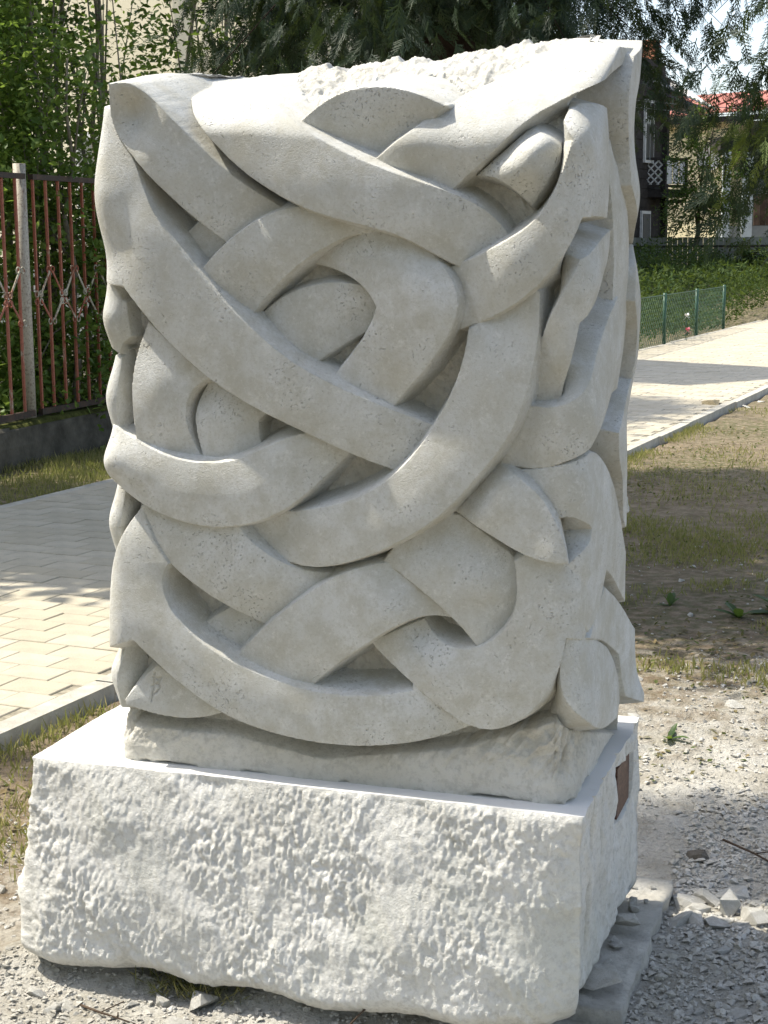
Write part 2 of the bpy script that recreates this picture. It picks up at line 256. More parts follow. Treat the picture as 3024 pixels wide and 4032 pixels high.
  ([0.7265,1.0896,0.7651,1.141,0.8155,1.1932,0.8512,1.1838,0.8929,1.159,0.9321,1.1223,0.9491,1.0886,0.9589,1.0531,0.9629,1.0054,0.9384,1.0056,0.8984,1.0098,0.8599,1.0213,0.818,1.051,0.7779,1.0771,0.7396,1.0845],
   [0.7706,1.1323,-0.0322,0.8178,1.187,-0.0322,0.739,1.087,-0.0253,0.8,1.1164,0.0069,0.8372,1.1593,0.0069,0.7759,1.0872,0.0046,0.8447,1.0602,0.0161,0.8813,1.1261,0.0161,0.9291,1.084,0.023,0.9125,1.0201,0.0276,0.9575,1.0184,0.0322], 0),
  ([0.0687,1.4618,0.0919,1.4429,0.1543,1.3864,0.2066,1.3471,0.1841,1.3381,0.1678,1.3245,0.1556,1.3004,0.1497,1.2704,0.1528,1.2306,0.1666,1.1951,0.1849,1.1742,0.1308,1.1645,0.0853,1.1751,0.0362,1.2016,0.0325,1.2633,0.0285,1.3131,0.0328,1.3635,0.044,1.4183],
   [0.0534,1.4184,-0.0138,0.0951,1.3428,0.0,0.0508,1.3031,0.0,0.0906,1.2455,-0.0023,0.155,1.3625,-0.0092,0.1447,1.2664,-0.0023,0.1564,1.2066,-0.0184,0.0629,1.2043,-0.0115], 0),
  ([0.1975,1.342,0.1851,1.3245,0.1734,1.3027,0.1679,1.2695,0.1705,1.2386,0.1778,1.2076,0.1862,1.1785,0.2228,1.16,0.2696,1.1709,0.3086,1.2052,0.3066,1.2563,0.325,1.2777,0.2704,1.3056],
   [0.1948,1.3226,-0.0345,0.1755,1.2755,-0.0161,0.1841,1.2077,-0.0161,0.2325,1.2768,-0.0184,0.2516,1.2097,-0.0184,0.2906,1.2581,-0.0276,0.3077,1.2289,-0.0345], 0),
  ([0.4072,1.8526,0.4428,1.8869,0.4868,1.9116,0.5262,1.9214,0.5872,1.924,0.636,1.9135,0.6763,1.8984,0.7141,1.8787,0.6818,1.8439,0.631,1.8022,0.5791,1.7861,0.5523,1.7688,0.4602,1.8061],
   [0.416,1.8514,-0.023,0.4653,1.8765,-0.023,0.584,1.9155,-0.0138,0.6589,1.8912,-0.0138,0.5598,1.8562,-0.0276,0.4807,1.8323,-0.0322,0.5714,1.8041,-0.0483,0.6537,1.8535,-0.0299], 1),
  ([0.561,1.7744,0.5922,1.7936,0.6373,1.8238,0.6729,1.8517,0.7026,1.883,0.7351,1.9026,0.7786,1.9214,0.8272,1.9445,0.8496,1.9748,0.873,2.0022,0.9472,2.0061,1.0252,2.0041,1.5182,2.0374,1.2376,2.0011,1.0419,1.954,0.9681,1.9089,0.9251,1.8793,0.8818,1.8559,0.8603,1.8385,0.8425,1.8109,0.7964,1.771,0.7459,1.7353,0.7266,1.7235,0.7035,1.6941,0.6194,1.7308],
   [0.5725,1.7759,-0.0161,0.6246,1.7916,-0.0023,0.6993,1.8611,0.0046,0.6756,1.7473,-0.0184,0.7328,1.746,-0.0138,0.7818,1.8134,0.0046,0.7424,1.8692,0.0046,0.8378,1.8564,0.0069,0.8171,1.9154,0.0046,0.8939,1.9537,0.0046,0.9701,1.9893,0.0046,1.2685,2.0161,0.0069], 0),
  ([0.7741,1.7456,0.7961,1.7622,0.8287,1.7871,0.8567,1.8122,0.8699,1.8293,0.8833,1.8343,0.9085,1.8215,0.9308,1.8034,0.9421,1.7889,0.9406,1.7686,0.9227,1.737,0.8997,1.7068,0.8816,1.6864,0.8658,1.7088,0.8439,1.732,0.8174,1.7432,0.7919,1.7468],
   [0.7855,1.7488,-0.023,0.8287,1.7828,-0.0138,0.8774,1.8256,-0.023,0.8284,1.7564,0.0023,0.8758,1.7846,0.0138,0.9095,1.7926,0.0069,0.8572,1.7384,0.0092,0.9012,1.7461,0.0069,0.9302,1.7722,-0.0207,0.8852,1.7002,-0.0253], 0),
  ([1.4647,2.0509,1.1672,1.9957,1.2016,1.9293,1.2825,1.8702,1.3276,1.8094,1.3322,1.7343,1.4054,1.6827,1.5098,1.6136,1.4262,1.5618,1.4016,1.4936,1.4762,1.4071,1.4813,1.318,1.3982,1.2827,1.2974,1.2551,1.241,1.2273,1.2646,1.1712,1.4151,1.0794,1.4665,0.9979,1.5228,0.9783,1.5237,1.2314,1.5232,1.8393],
   [1.4024,2.0317,0.0138,1.3758,1.9419,0.0184,1.4215,1.8532,0.0046,1.4273,1.7179,0.0253,1.5116,1.6156,0.0023,1.48,1.5008,0.023,1.5231,1.3764,0.0161,1.492,1.2343,-0.0046,1.3753,1.1467,0.0161,1.4692,1.029,0.0], 0),
  ([1.2531,1.8244,1.3373,1.7764,1.3808,1.7266,1.417,1.683,1.4314,1.6138,1.4241,1.5421,1.4408,1.4442,1.43,1.3735,1.3855,1.3058,1.3008,1.284,1.1936,1.3039,1.249,1.3947,1.2592,1.4608,1.2679,1.5457,1.2511,1.6479,1.2402,1.7281,1.2308,1.7864],
   [1.2842,1.7797,-0.0046,1.3042,1.7056,0.0046,1.3419,1.6208,0.0092,1.354,1.5244,0.0069,1.3453,1.4274,0.0023,1.3244,1.321,-0.0069], 0),
  ([1.2561,1.6443,1.0507,1.622,0.9861,1.5868,0.9669,1.5542,0.9497,1.5179,0.9275,1.4829,0.9083,1.456,0.8983,1.3929,0.871,1.2959,0.9171,1.2788,0.9499,1.2978,0.9697,1.3667,0.978,1.4207,0.994,1.4662,1.0669,1.5057,1.142,1.5322,1.2282,1.5838],
   [1.206,1.621,0.0,1.013,1.5908,0.0023,0.9702,1.5351,0.0069,1.0403,1.5509,0.0092,0.951,1.4743,0.0046,0.9739,1.4738,0.0,0.9423,1.3943,-0.0092,0.9176,1.4114,-0.0138,0.9031,1.3193,-0.0414,0.9312,1.3202,-0.0391], 0),
  ([0.852,1.2835,0.8821,1.3067,0.925,1.299,0.9669,1.3066,0.9942,1.326,1.0139,1.3636,1.0582,1.4076,1.1541,1.4658,1.286,1.5073,1.3194,1.3902,1.2343,1.3006,1.1022,1.2483,1.0168,1.2291,0.9559,1.19,0.906,1.18,0.8597,1.1771,0.8241,1.1909,0.8331,1.2463],
   [0.8708,1.2841,-0.023,0.8713,1.2113,-0.023,0.9212,1.2515,-0.0046,0.9658,1.262,0.0046,0.9996,1.2872,0.0115,1.1303,1.3475,0.0138,1.2385,1.4335,0.0115], 0),
  ([0.8441,1.1877,0.8601,1.1773,0.9063,1.1802,0.9558,1.1901,1.049,1.2248,1.0795,1.221,1.2064,1.1766,1.2753,1.1106,1.3575,1.0173,1.4223,0.9395,1.42,0.878,1.4253,0.8272,1.2991,0.8958,1.2453,0.9351,1.194,0.9454,1.1574,0.8959,1.0781,0.8266,0.9715,0.9049,0.9678,0.9983,0.9924,1.0242,1.032,1.0404,1.0422,1.06,0.9991,1.0823,0.9728,1.0929,0.9476,1.09,0.8928,1.1404],
   [0.8722,1.1659,-0.0207,0.9217,1.1516,-0.0069,0.9672,1.1449,0.0046,1.0955,1.1651,0.0046,1.2058,1.0822,0.0138,1.2692,0.9826,0.0138,1.0372,0.9881,0.0092,0.9909,0.9589,0.0023,1.1231,0.9905,0.0115], 0),
  ([0.9495,0.7439,0.9454,0.7929,0.9674,0.8585,1.1611,0.8066,1.2485,0.7753,1.3294,0.7139,1.4013,0.6326,1.3573,0.5809,1.2333,0.5886,1.0896,0.6232,0.995,0.6686,0.966,0.7068],
   [0.9589,0.7652,0.0023,0.9837,0.8097,0.0,1.1022,0.7822,0.0092,1.1107,0.7023,0.0184,1.2483,0.6223,0.0138,0.9986,0.6955,0.0115], 0),
  ([1.0336,0.8381,1.1955,0.9097,1.3461,0.8779,1.5237,0.742,1.5107,0.6591,1.5218,0.5909,1.4989,0.5773,1.3694,0.6264,1.3502,0.6781,1.3481,0.7253,1.271,0.7822,1.1355,0.8113],
   [1.2932,0.8667,0.0115,1.2687,0.8109,0.0069,1.4319,0.7199,0.0184,1.499,0.6275,0.0299,1.503,0.5861,0.046], 0),
]
MARK = [[(0.06,0.7047),(0.0598,0.6809),(0.0568,0.6599),(0.0546,0.6452)],[(0.054,0.6763),(0.0619,0.68),(0.0709,0.6829)],[(0.057,0.6962),(0.0668,0.6918),(0.0747,0.6966)],[(0.0746,0.6945),(0.0676,0.6836),(0.0728,0.6737),(0.0669,0.6649),(0.0578,0.6579)]]
FOOT_TOP = [(-0.0607,0.5866),(-0.0632,0.6046),(0.0122,0.5769),(0.2336,0.5766),(0.4458,0.5458),(0.75,0.5957),(0.9456,0.6722),(1.1263,0.6147),(1.5185,0.4904),(1.5194,0.4923)]

# plan of the carved block: rounded rectangle, s runs along its perimeter (0 at the left end of the front)
PX0, PX1, PY0, PY1, PR = -1.640, -0.588, 2.962, 3.565, 0.058
_xa, _xb, _ya, _yb = PX0 + PR, PX1 - PR, PY0 + PR, PY1 - PR
_W, _D, _A = _xb - _xa, _yb - _ya, math.pi * PR / 2
PER = 2 * (_W + _D) + 4 * _A
Z_FOOT = 0.5
def ridge_z(X):
    return np.interp(X, [-1.66, -1.60, -1.55, -1.42, -1.25, -1.02, -0.79, -0.55], [1.960, 1.970, 1.978, 1.988, 2.002, 2.016, 2.034, 2.050])
def lean(X, Z):
    z1 = ridge_z(X)
    z0 = np.interp(X, [-1.64, -1.52, -1.42, -1.25, -0.80, -0.62], [1.93, 1.86, 1.84, 1.83, 1.785, 1.785])
    a = np.interp(X, [-1.64, -1.58, -1.45, -0.62], [0.02, 0.16, 0.40, 0.40])
    t = np.clip((Z - z0) / (z1 - z0), 0, 1)
    return 1 - a / (PY1 - PY0) * t ** 1.9
def warp(X, Y, Z):
    return PY1 - (PY1 - Y) * lean(X, Z)
def unwarp(X, Y, Z):
    return PY1 - (PY1 - Y) / lean(X, Z)
def perim(X, Y):
    """perimeter coordinate of the nearest boundary point, signed distance"""
    cx = np.clip(X, _xa, _xb); cy = np.clip(Y, _ya, _yb)
    inside = (X > _xa) & (X < _xb) & (Y > _ya) & (Y < _yb)
    dx, dy = X - cx, Y - cy
    dist = np.hypot(dx, dy) - PR
    # front, right, back, left distances for interior points
    dF, dR, dB, dL = Y - PY0, PX1 - X, PY1 - Y, X - PX0
    k = np.argmin(np.stack([dF, dR, dB, dL]), axis=0)
    dist = np.where(inside, -np.minimum(np.minimum(dF, dR), np.minimum(dB, dL)), dist)
    sF = X - _xa; sR = _W + _A + (Y - _ya); sB = _W + 2 * _A + _D + (_xb - X); sL = 2 * _W + 3 * _A + _D + (_yb - Y)
    ang = np.arctan2(dy, dx)
    s_in = np.choose(k, [sF, sR, sB, sL])
    # corners and sides
    s = np.where(inside, s_in, 0.0)
    out = ~inside
    mx = (X >= _xa) & (X <= _xb); my = (Y >= _ya) & (Y <= _yb)
    s = np.where(out & mx & (dy < 0), sF, s); s = np.where(out & mx & (dy > 0), sB, s)
    s = np.where(out & my & (dx > 0), sR, s); s = np.where(out & my & (dx < 0), sL, s)
    c = out & ~mx & ~my
    s = np.where(c & (dx > 0) & (dy < 0), _W + PR * (ang + math.pi / 2), s)
    s = np.where(c & (dx > 0) & (dy >= 0), _W + _A + _D + PR * ang, s)
    s = np.where(c & (dx < 0) & (dy >= 0), 2 * _W + 2 * _A + _D + PR * (ang - math.pi / 2), s)
    s = np.where(c & (dx < 0) & (dy < 0), 2 * _W + 3 * _A + 2 * _D + PR * (ang + math.pi), s)
    s = np.where(s > 2 * _W + 2.5 * _A + _D, s - PER, s)     # left side counts negative
    return s, dist
def from_s(s):
    """boundary point and outward normal"""
    s = np.mod(s, PER)
    e = np.array([0, _W, _W + _A, _W + _A + _D, _W + 2 * _A + _D, 2 * _W + 2 * _A + _D, 2 * _W + 3 * _A + _D, 2 * _W + 3 * _A + 2 * _D])
    k = np.searchsorted(e, s, side='right') - 1
    u = s - e[k]; a = u / PR
    o = np.ones_like(s); z = np.zeros_like(s)
    bx = np.choose(k, [_xa + u, o * _xb, o * _xb, o * _xb, _xb - u, o * _xa, o * _xa, o * _xa])
    by = np.choose(k, [o * _ya, o * _ya, _ya + u, o * _yb, o * _yb, o * _yb, _yb - u, o * _ya])
    nx = np.choose(k, [z, np.sin(a), o, np.cos(a), z, -np.sin(a), -o, -np.cos(a)])
    ny = np.choose(k, [-o, -np.cos(a), z, np.sin(a), o, np.cos(a), z, -np.sin(a)])
    return bx + PR * nx, by + PR * ny, nx, ny

def seg_sdf(px, pz, poly):
    """signed distance to a polygon, negative inside"""
    n = len(poly); d = np.full(px.shape, 1e9); ins = np.zeros(px.shape, bool)
    for i in range(n):
        ax, az = poly[i]; bx, bz = poly[(i + 1) % n]
        ex, ez = bx - ax, bz - az; wx, wz = px - ax, pz - az
        t = np.clip((wx * ex + wz * ez) / (ex * ex + ez * ez + 1e-12), 0, 1)
        d = np.minimum(d, (wx - ex * t) ** 2 + (wz - ez * t) ** 2)
        cnd = (az > pz) != (bz > pz)
        xi = ax + (pz - az) * ex / (ez if abs(ez) > 1e-9 else 1e-9)
        ins ^= cnd & (px < xi)
    d = np.sqrt(d)
    return np.where(ins, -d, d)
def chaikin(P, it=2, ang=40):
    """round gentle bends of a traced outline, keep its sharp corners"""
    for _ in range(2):                                     # even out the small unsteadiness of the outline
        Q = []; n = len(P)
        for i in range(n):
            a, b, c = np.array(P[i - 1]), np.array(P[i]), np.array(P[(i + 1) % n]); u, v = b - a, c - b
            cosang = np.dot(u, v) / (np.linalg.norm(u) * np.linalg.norm(v) + 1e-12)
            Q.append(tuple(b * .6 + (a + c) * .2) if cosang > math.cos(math.radians(28)) else tuple(b))
        P = Q
    for _ in range(it):
        Q = []; n = len(P)
        for i in range(n):
            a, b, c = np.array(P[i - 1]), np.array(P[i]), np.array(P[(i + 1) % n])
            u, v = b - a, c - b; lu, lv = np.linalg.norm(u), np.linalg.norm(v)
            cosang = np.dot(u, v) / (lu * lv + 1e-12)
            if cosang > math.cos(math.radians(ang)):
                w = min(lu, lv) * 0.25
                Q.append(tuple(b - u / lu * w)); Q.append(tuple(b + v / lv * w))
            else: Q.append(tuple(b))
        P = Q
    return P
def rbf_fit(ctl):
    p = np.array([c[:2] for c in ctl]); h = np.array([c[2] for c in ctl]); n = len(p)
    rr = np.hypot(p[:, None, 0] - p[None, :, 0], p[:, None, 1] - p[None, :, 1])
    K = np.zeros((n + 1, n + 1)); K[:n, :n] = -np.sqrt(rr ** 2 + 0.03 ** 2); K[:n, n] = 1; K[n, :n] = 1
    w = np.linalg.solve(K, np.r_[h, 0])
    lo, hi = h.min() - 0.012, h.max() + 0.008
    def ev(x, z):
        o = np.full(x.shape, w[n])
        for i in range(n): o = o - w[i] * np.sqrt((x - p[i, 0]) ** 2 + (z - p[i, 1]) ** 2 + 0.03 ** 2)
        return np.clip(o, lo, hi)
    return ev

def build_sculpture():
    root = empty('stone_sculpture', (-1.12, 3.23, 0.5), label='pale limestone block carved into interlaced ribbons standing on the rough pedestal', cat='sculpture')
    bands = []
    for P, Cc, fl in BANDS:
        bands.append((chaikin([(P[i], P[i + 1]) for i in range(0, len(P), 2)]), [(Cc[i], Cc[i + 1], Cc[i + 2]) for i in range(0, len(Cc), 3)], fl))
    # left side and back carry ribbons of the same kind
    extra = [
        ([(.01, 1.50), (-.04, 1.535), (-.14, 1.60), (-.30, 1.70), (-.42, 1.66), (-.36, 1.50), (-.12, 1.40), (-.03, 1.393), (.02, 1.43)], [(-.03, 1.515, -.030), (-.05, 1.47, -.010), (-.04, 1.41, -.026), (-.2, 1.58, .010), (-.38, 1.6, .0)]),
        ([(-.02, 1.385), (-.12, 1.39), (-.24, 1.30), (-.34, 1.10), (-.26, 1.06), (-.14, 1.20), (-.03, 1.20)], [(-.05, 1.37, -.030), (-.06, 1.30, -.008), (-.05, 1.22, -.026), (-.2, 1.25, .010), (-.3, 1.1, -.01)]),
        ([(-.02, 1.12), (-.16, 1.10), (-.34, 1.16), (-.46, 1.30), (-.42, 1.08), (-.26, .98), (-.08, .92), (-.02, .94)], [(-.04, 1.10, -.03), (-.06, 1.03, -.004), (-.05, .95, -.022), (-.25, 1.05, .012), (-.42, 1.18, .0)]),
        ([(-.04, .76), (-.09, .80), (-.24, .84), (-.40, .94), (-.47, .80), (-.34, .66), (-.14, .60), (-.05, .615)], [(-.06, .75, -.022), (-.08, .69, .008), (-.08, .63, -.006), (-.25, .74, .014), (-.42, .82, .0)]),
        ([(-.22, 1.90), (-.30, 1.80), (-.36, 1.66), (-.46, 1.70), (-.44, 1.88), (-.32, 1.93)], [(-.25, 1.86, -.01), (-.36, 1.8, .0), (-.40, 1.7, -.01)]),
    ]
    for P, Cc in extra: bands.append((chaikin(P), Cc, 0))
    sB = _W + 2 * _A + _D
    for k in (5, 7, 9, 11, 13, 14, 17):
        P, Cc, fl = bands[k]
        if k < len(BANDS):
            bands.append(([(sB + (0.92 - x) * 0.9, z) for x, z in P], [(sB + (0.92 - x) * 0.9, z, h * 0.8) for x, z, h in Cc], 0))
    s_front = np.arange(-0.20, _W + _A + 0.05, 0.0021)
    s_right = np.arange(s_front[-1] + 0.0026, _W + _A + _D + _A, 0.0026)
    s_back = np.linspace(s_right[-1] + 0.011, PER - 0.46, 70)[:-1]
    s_left = np.linspace(PER - 0.46, PER - 0.2021, 56)
    s = np.concatenate([s_front, s_right, s_back, s_left])
    sw = np.where(s > 2 * _W + 2.75 * _A + _D, s - PER, s)
    NZ = 690
    bx, by, nx, ny = from_s(s)
    t = np.linspace(0, 1, NZ)
    zt = ridge_z(bx)
    Zg = 0.5 + t[:, None] * (zt[None, :] - 0.5)
    Sg = np.broadcast_to(sw[None, :], Zg.shape).copy()
    WALL = 6.0
    n1 = fbm(Sg * 22, Zg * 22, 5, 0.6); chis = fbm(Sg * 30 + Zg * 22 + 0.4 * n1, Zg * 8 - Sg * 5, 3)
    flat = np.zeros(Zg.shape, int); Hf = np.zeros(Zg.shape)
    H = -0.084 + 0.022 * n1 + 0.012 * chis + 0.011 * np.abs(fbm(Sg * 75 + Zg * 40, Zg * 20 - Sg * 12, 3))
    own = np.full(H.shape, 0, int)
    # foot of the block: roughly dressed base below the ribbons
    fs = np.array(FOOT_TOP); ft = np.interp(Sg, fs[:, 0], fs[:, 1], left=0.68, right=0.68)
    up_ = np.clip((Zg - 0.535) / 0.07, 0, 1)
    gouge = np.abs(fbm(Sg * 26 - Zg * 18, Zg * 7 + Sg * 4, 3)) * 0.070
    hf = -0.018 + (0.030 * fbm(Sg * 16, Zg * 20, 5, 0.62) - gouge) * up_ + 0.004 * fbm(Sg * 60, Zg * 60, 3) - 0.008 * up_ - 3 * np.maximum(0, Zg - ft)
    hf = hf - 0.02 * np.clip((0.508 - Zg) / 0.008, 0, 1) * np.clip(fbm(Sg * 14, Zg * 3, 3) * 5 + 0.2, 0, 1)
    k = hf > H; H = np.where(k, hf, H); own[k] = 1
    for i, (P, Cc, fl) in enumerate(bands):
        xs = [p[0] for p in P]; zs = [p[1] for p in P]
        c0 = (sw > min(xs) - 0.04) & (sw < max(xs) + 0.04)
        cols = np.where(c0)[0]
        if not len(cols): continue
        rows = np.where((Zg.max(1) > min(zs) - 0.04) & (Zg.min(1) < max(zs) + 0.04))[0]
        ix = np.ix_(rows, cols); x, z = Sg[ix], Zg[ix]
        d = seg_sdf(x, z, P); ev = rbf_fit(Cc)
        # cut faces slope outwards where they look up, and go straight in where they look down
        gzd = np.gradient(d, axis=0) / np.maximum(np.gradient(z, axis=0), 1e-5)
        up_w = np.clip((gzd + 0.15) / 0.95, 0, 1); up_w = up_w * up_w * (3 - 2 * up_w)
        wall = WALL + ((5.5 if fl else 3.2) - WALL) * up_w
        d = d + 0.0010 * fbm(x * 90, z * 90, 2)
        h = ev(x, z) + 0.0016 * fbm(x * 12, z * 12, 2) - 0.0040 * np.exp(-np.maximum(0, -d) / 0.025) - wall * np.maximum(0, d)
        h = h + 0.004 * fbm(x * 55, z * 55, 3) * np.clip(d / 0.006, 0, 1)
        hreal = h
        if fl: h = h + (PY1 - PY0 + h) * (1 / lean(np.broadcast_to(bx[cols][None, :], z.shape), z) - 1)
        Hs = H[ix]; kk = (h > Hs) & (d < 0.045)
        Hs[kk] = h[kk]; H[ix] = Hs
        a_ = flat[ix]; a_[kk] = fl; flat[ix] = a_; a_ = Hf[ix]; a_[kk] = hreal[kk]; Hf[ix] = a_
        os_ = own[ix]; os_[kk] = i + 2; own[ix] = os_
    # the carver's mark, cut into the lowest left ribbon
    md = np.full(H.shape, 1.0)
    c0 = np.where((sw > MARK[0][0][0] - .06) & (sw < MARK[0][0][0] + .06))[0]
    for st in MARK:
        for (ax, az), (bx2, bz2) in zip(st[:-1], st[1:]):
            x, z = Sg[:, c0], Zg[:, c0]; ex, ez = bx2 - ax, bz2 - az
            tt = np.clip(((x - ax) * ex + (z - az) * ez) / (ex * ex + ez * ez + 1e-12), 0, 1)
            md[:, c0] = np.minimum(md[:, c0], np.hypot(x - ax - ex * tt, z - az - ez * tt))
    H = H - 0.0045 * np.exp(-(md / 0.0022) ** 2)
    own[md < 0.0019] = 900
    # broken upper surface
    q = lean(np.broadcast_to(bx[None, :], Zg.shape), Zg)
    X = bx[None, :] + nx[None, :] * H; Y0 = by[None, :] + ny[None, :] * H
    rough_up = np.clip((1 - q) * 4, 0, 1) * (own == 0) * np.clip((-0.66 - X) / 0.12, 0.15, 1)
    Y = warp(X, Y0, Zg)
    X = np.where(flat == 1, bx[None, :] + nx[None, :] * Hf, X); Y = np.where(flat == 1, by[None, :] + ny[None, :] * Hf, Y)
    Zv = Zg + rough_up * (0.034 * fbm(X * 18, Y * 18, 5, 0.62) + 0.022 * fbm(X * 52, Y * 52, 3))
    ncol = len(s); V = np.stack([X, Y, Zv], -1).reshape(-1, 3)
    ci = np.arange(ncol); cj = (ci + 1) % ncol; r = np.arange(NZ - 1)
    a = (r[:, None] * ncol + ci[None, :]); b = (r[:, None] * ncol + cj[None, :])
    F = np.stack([a, b, b + ncol, a + ncol], -1).reshape(-1, 4)
    Hr = H.ravel(); Or = own.ravel()
    fo = Or[F[np.arange(len(F)), np.argmax(Hr[F], axis=1)]]
    base = np.array(root.location)
    for i in list(range(len(bands) + 2)) + [900]:
        kf = F[fo == i]
        if len(kf) < 20: continue
        u, inv = np.unique(kf, return_inverse=True)
        me = np_mesh('ribbon', V[u] - base, inv.reshape(-1, 4), True)
        if 1 < i < 900: me.set_sharp_from_angle(angle=math.radians(27))
        nm = 'rough_ground' if i == 0 else 'rough_foot' if i == 1 else 'ribbon'
        nm = 'chiselled_recess' if i == 0 else 'carved_mark' if i == 900 else nm
        link(nm, me, M['rough'] if i < 2 or i == 900 else M['carved'], root)
    # cap over the top, ring by ring towards the middle line
    top = V[(NZ - 1) * ncol:NZ * ncol]; NR_ = 26
    cxm = np.clip(top[:, 0], PX0 + 0.22, PX1 - 0.22); cym = np.full(ncol, PY1 - 0.07)
    rings = []
    for j in range(NR_ + 1):
        f_ = j / NR_
        px = top[:, 0] * (1 - f_) + cxm * f_; py = top[:, 1] * (1 - f_) + cym * f_
        pz = top[:, 2] * (1 - f_) + (ridge_z(cxm) + 0.004) * f_
        pz = pz + min(1, f_ * 6) * np.clip((-0.66 - px) / 0.12, 0.15, 1) * (0.020 * fbm(px * 18, py * 18, 5, 0.62) + 0.010 * fbm(px * 60, py * 60, 3))
        rings.append(np.stack([px, py, pz], -1))
    V2 = np.concatenate(rings) - base; r = np.arange(NR_)
    a = (r[:, None] * ncol + ci[None, :]); b = (r[:, None] * ncol + cj[None, :])
    link('broken_top', np_mesh('broken_top', V2, np.stack([a, b, b + ncol, a + ncol], -1).reshape(-1, 4), True), M['rough_top'], root)
    return root
sculpture = build_sculpture()
# ------------------------------------------------------------------ more materials
def simple(name, c, rough=0.85, spec=0.3, var=0.25, scale=8.0, bump=0.0, bscale=60.0, objvar=0.0):
    m_ = NT(name, rough, spec)
    a = tuple(x * (1 - var) for x in c); b = tuple(min(1, x * (1 + var)) for x in c)
    k = m_.mix(m_.ramp(m_.noise(scale, 5, 0.6), [(0.33, 0.0), (0.67, 1.0)]), a, b)
    if objvar:
        k = m_.mix(m_.ramp(m_.objrand(), [(0.0, 1 - objvar), (1.0, 1.0)]), (0, 0, 0), k)
    m_.color(k)
    if bump: m_.bump(m_.noise(bscale, 5, 0.6), bump, 0.01)
    return m_.mat
def mat_leaf(name, c, c2, trans=0.35, rough=0.45, spec=0.35):
    m_ = NT(name, rough, spec)
    k = m_.mix(m_.ramp(m_.attr('tone'), [(0.0, 0.0), (1.0, 1.0)]), c, c2)
    m_.color(k)
    tr = m_.n.new('ShaderNodeBsdfTranslucent'); mx = m_.n.new('ShaderNodeMixShader'); mx.inputs[0].default_value = trans
    kk = m_.mix(0.5, k, (0.30, 0.42, 0.05)); m_.l.new(kk, tr.inputs[0])
    m_.l.new(m_.b.outputs[0], mx.inputs[1]); m_.l.new(tr.outputs[0], mx.inputs[2])
    m_.l.new(mx.outputs[0], m_.n['Material Output'].inputs[0]); return m_.mat
def mat_ground():
    m_ = NT('dusty_soil', 0.95, 0.15)
    dust = m_.attr('dust'); green = m_.attr('green')
    n = m_.noise(9, 6, 0.65); f = m_.noise(60, 5, 0.7)
    soil = m_.mix(m_.ramp(n, [(0.35, 0.0), (0.65, 1.0)]), (0.19, 0.145, 0.095), (0.34, 0.275, 0.195))
    pale = m_.mix(m_.ramp(m_.noise(5, 6, 0.65, 0.4), [(0.36, 0.0), (0.62, 1.0)]), (0.40, 0.375, 0.315), (0.57, 0.555, 0.505))
    k = m_.mix(m_.ramp(m_.math('ADD', dust, m_.math('MULTIPLY', m_.math('SUBTRACT', n, 0.5), 0.9)), [(0.35, 0.0), (0.65, 1.0)]), soil, pale)
    k = m_.mix(m_.math('MULTIPLY', green, m_.ramp(m_.noise(20, 4), [(0.4, 0.0), (0.6, 0.85)])), k, (0.075, 0.095, 0.025))
    k = m_.mix(m_.ramp(f, [(0.33, 0.5), (0.48, 0.0)]), k, (0.17, 0.15, 0.115))
    m_.color(k)
    n1 = m_.bump(m_.noise(38, 7, 0.7), 0.9, 0.03)
    m_.bump(m_.voro(70), 0.35, 0.01, n1)
    return m_.mat
def mat_paver():
    m_ = NT('concrete_paver', 0.85, 0.3)
    r = m_.objrand(); at = m_.attr('tone')
    t = m_.math('ADD', r, at)
    k = m_.mix(m_.ramp(m_.math('FRACT', t), [(0.0, 0.0), (1.0, 1.0)]), (0.44, 0.395, 0.295), (0.51, 0.465, 0.365))
    k = m_.mix(m_.ramp(m_.noise(7, 5, 0.65), [(0.45, 0.0), (0.7, 0.5)]), k, (0.30, 0.275, 0.22))
    k = m_.mix(m_.ramp(m_.noise(130, 3, 0.7), [(0.35, 0.4), (0.5, 0.0)]), k, (0.25, 0.235, 0.20))
    m_.color(k); m_.bump(m_.noise(160, 4, 0.7), 0.35, 0.004); return m_.mat
def mat_peeling(name, base, under, lo=0.45, hi=0.55, sc=9):
    m_ = NT(name, 0.6, 0.35)
    v = m_.stretch(1.0, 1.0, 0.35)
    f = m_.ramp(m_.noise(sc, 6, 0.7, 0.3, v), [(lo, 0.0), (hi, 1.0)])
    k = m_.mix(f, base, under)
    k = m_.mix(m_.ramp(m_.noise(60, 4, 0.7), [(0.38, 0.5), (0.5, 0.0)]), k, (0.10, 0.045, 0.03))
    m_.color(k); m_.bump(m_.noise(80, 4), 0.3, 0.003); return m_.mat
M['ground'] = mat_ground()
M['paver'] = mat_paver()
M['joint'] = simple('joint_sand', (0.27, 0.245, 0.19), 0.95, 0.1, 0.4, 30)
M['kerb'] = simple('kerb_concrete', (0.45, 0.43, 0.37), 0.9, 0.2, 0.2, 9, 0.5, 90, 0.15)
M['slab'] = mat_rough('dusty_concrete', (0.40, 0.385, 0.34), (0.52, 0.505, 0.46), (0.30, 0.27, 0.22))
M['chip'] = mat_rough('limestone_chip', (0.54, 0.525, 0.47), (0.68, 0.67, 0.63), (0.46, 0.43, 0.36))
M['gravel'] = mat_rough('dusty_gravel', (0.45, 0.43, 0.375), (0.60, 0.585, 0.54), (0.38, 0.34, 0.27))
M['chip_dark'] = mat_rough('dusty_shard', (0.14, 0.125, 0.10), (0.22, 0.20, 0.17), (0.16, 0.14, 0.11))
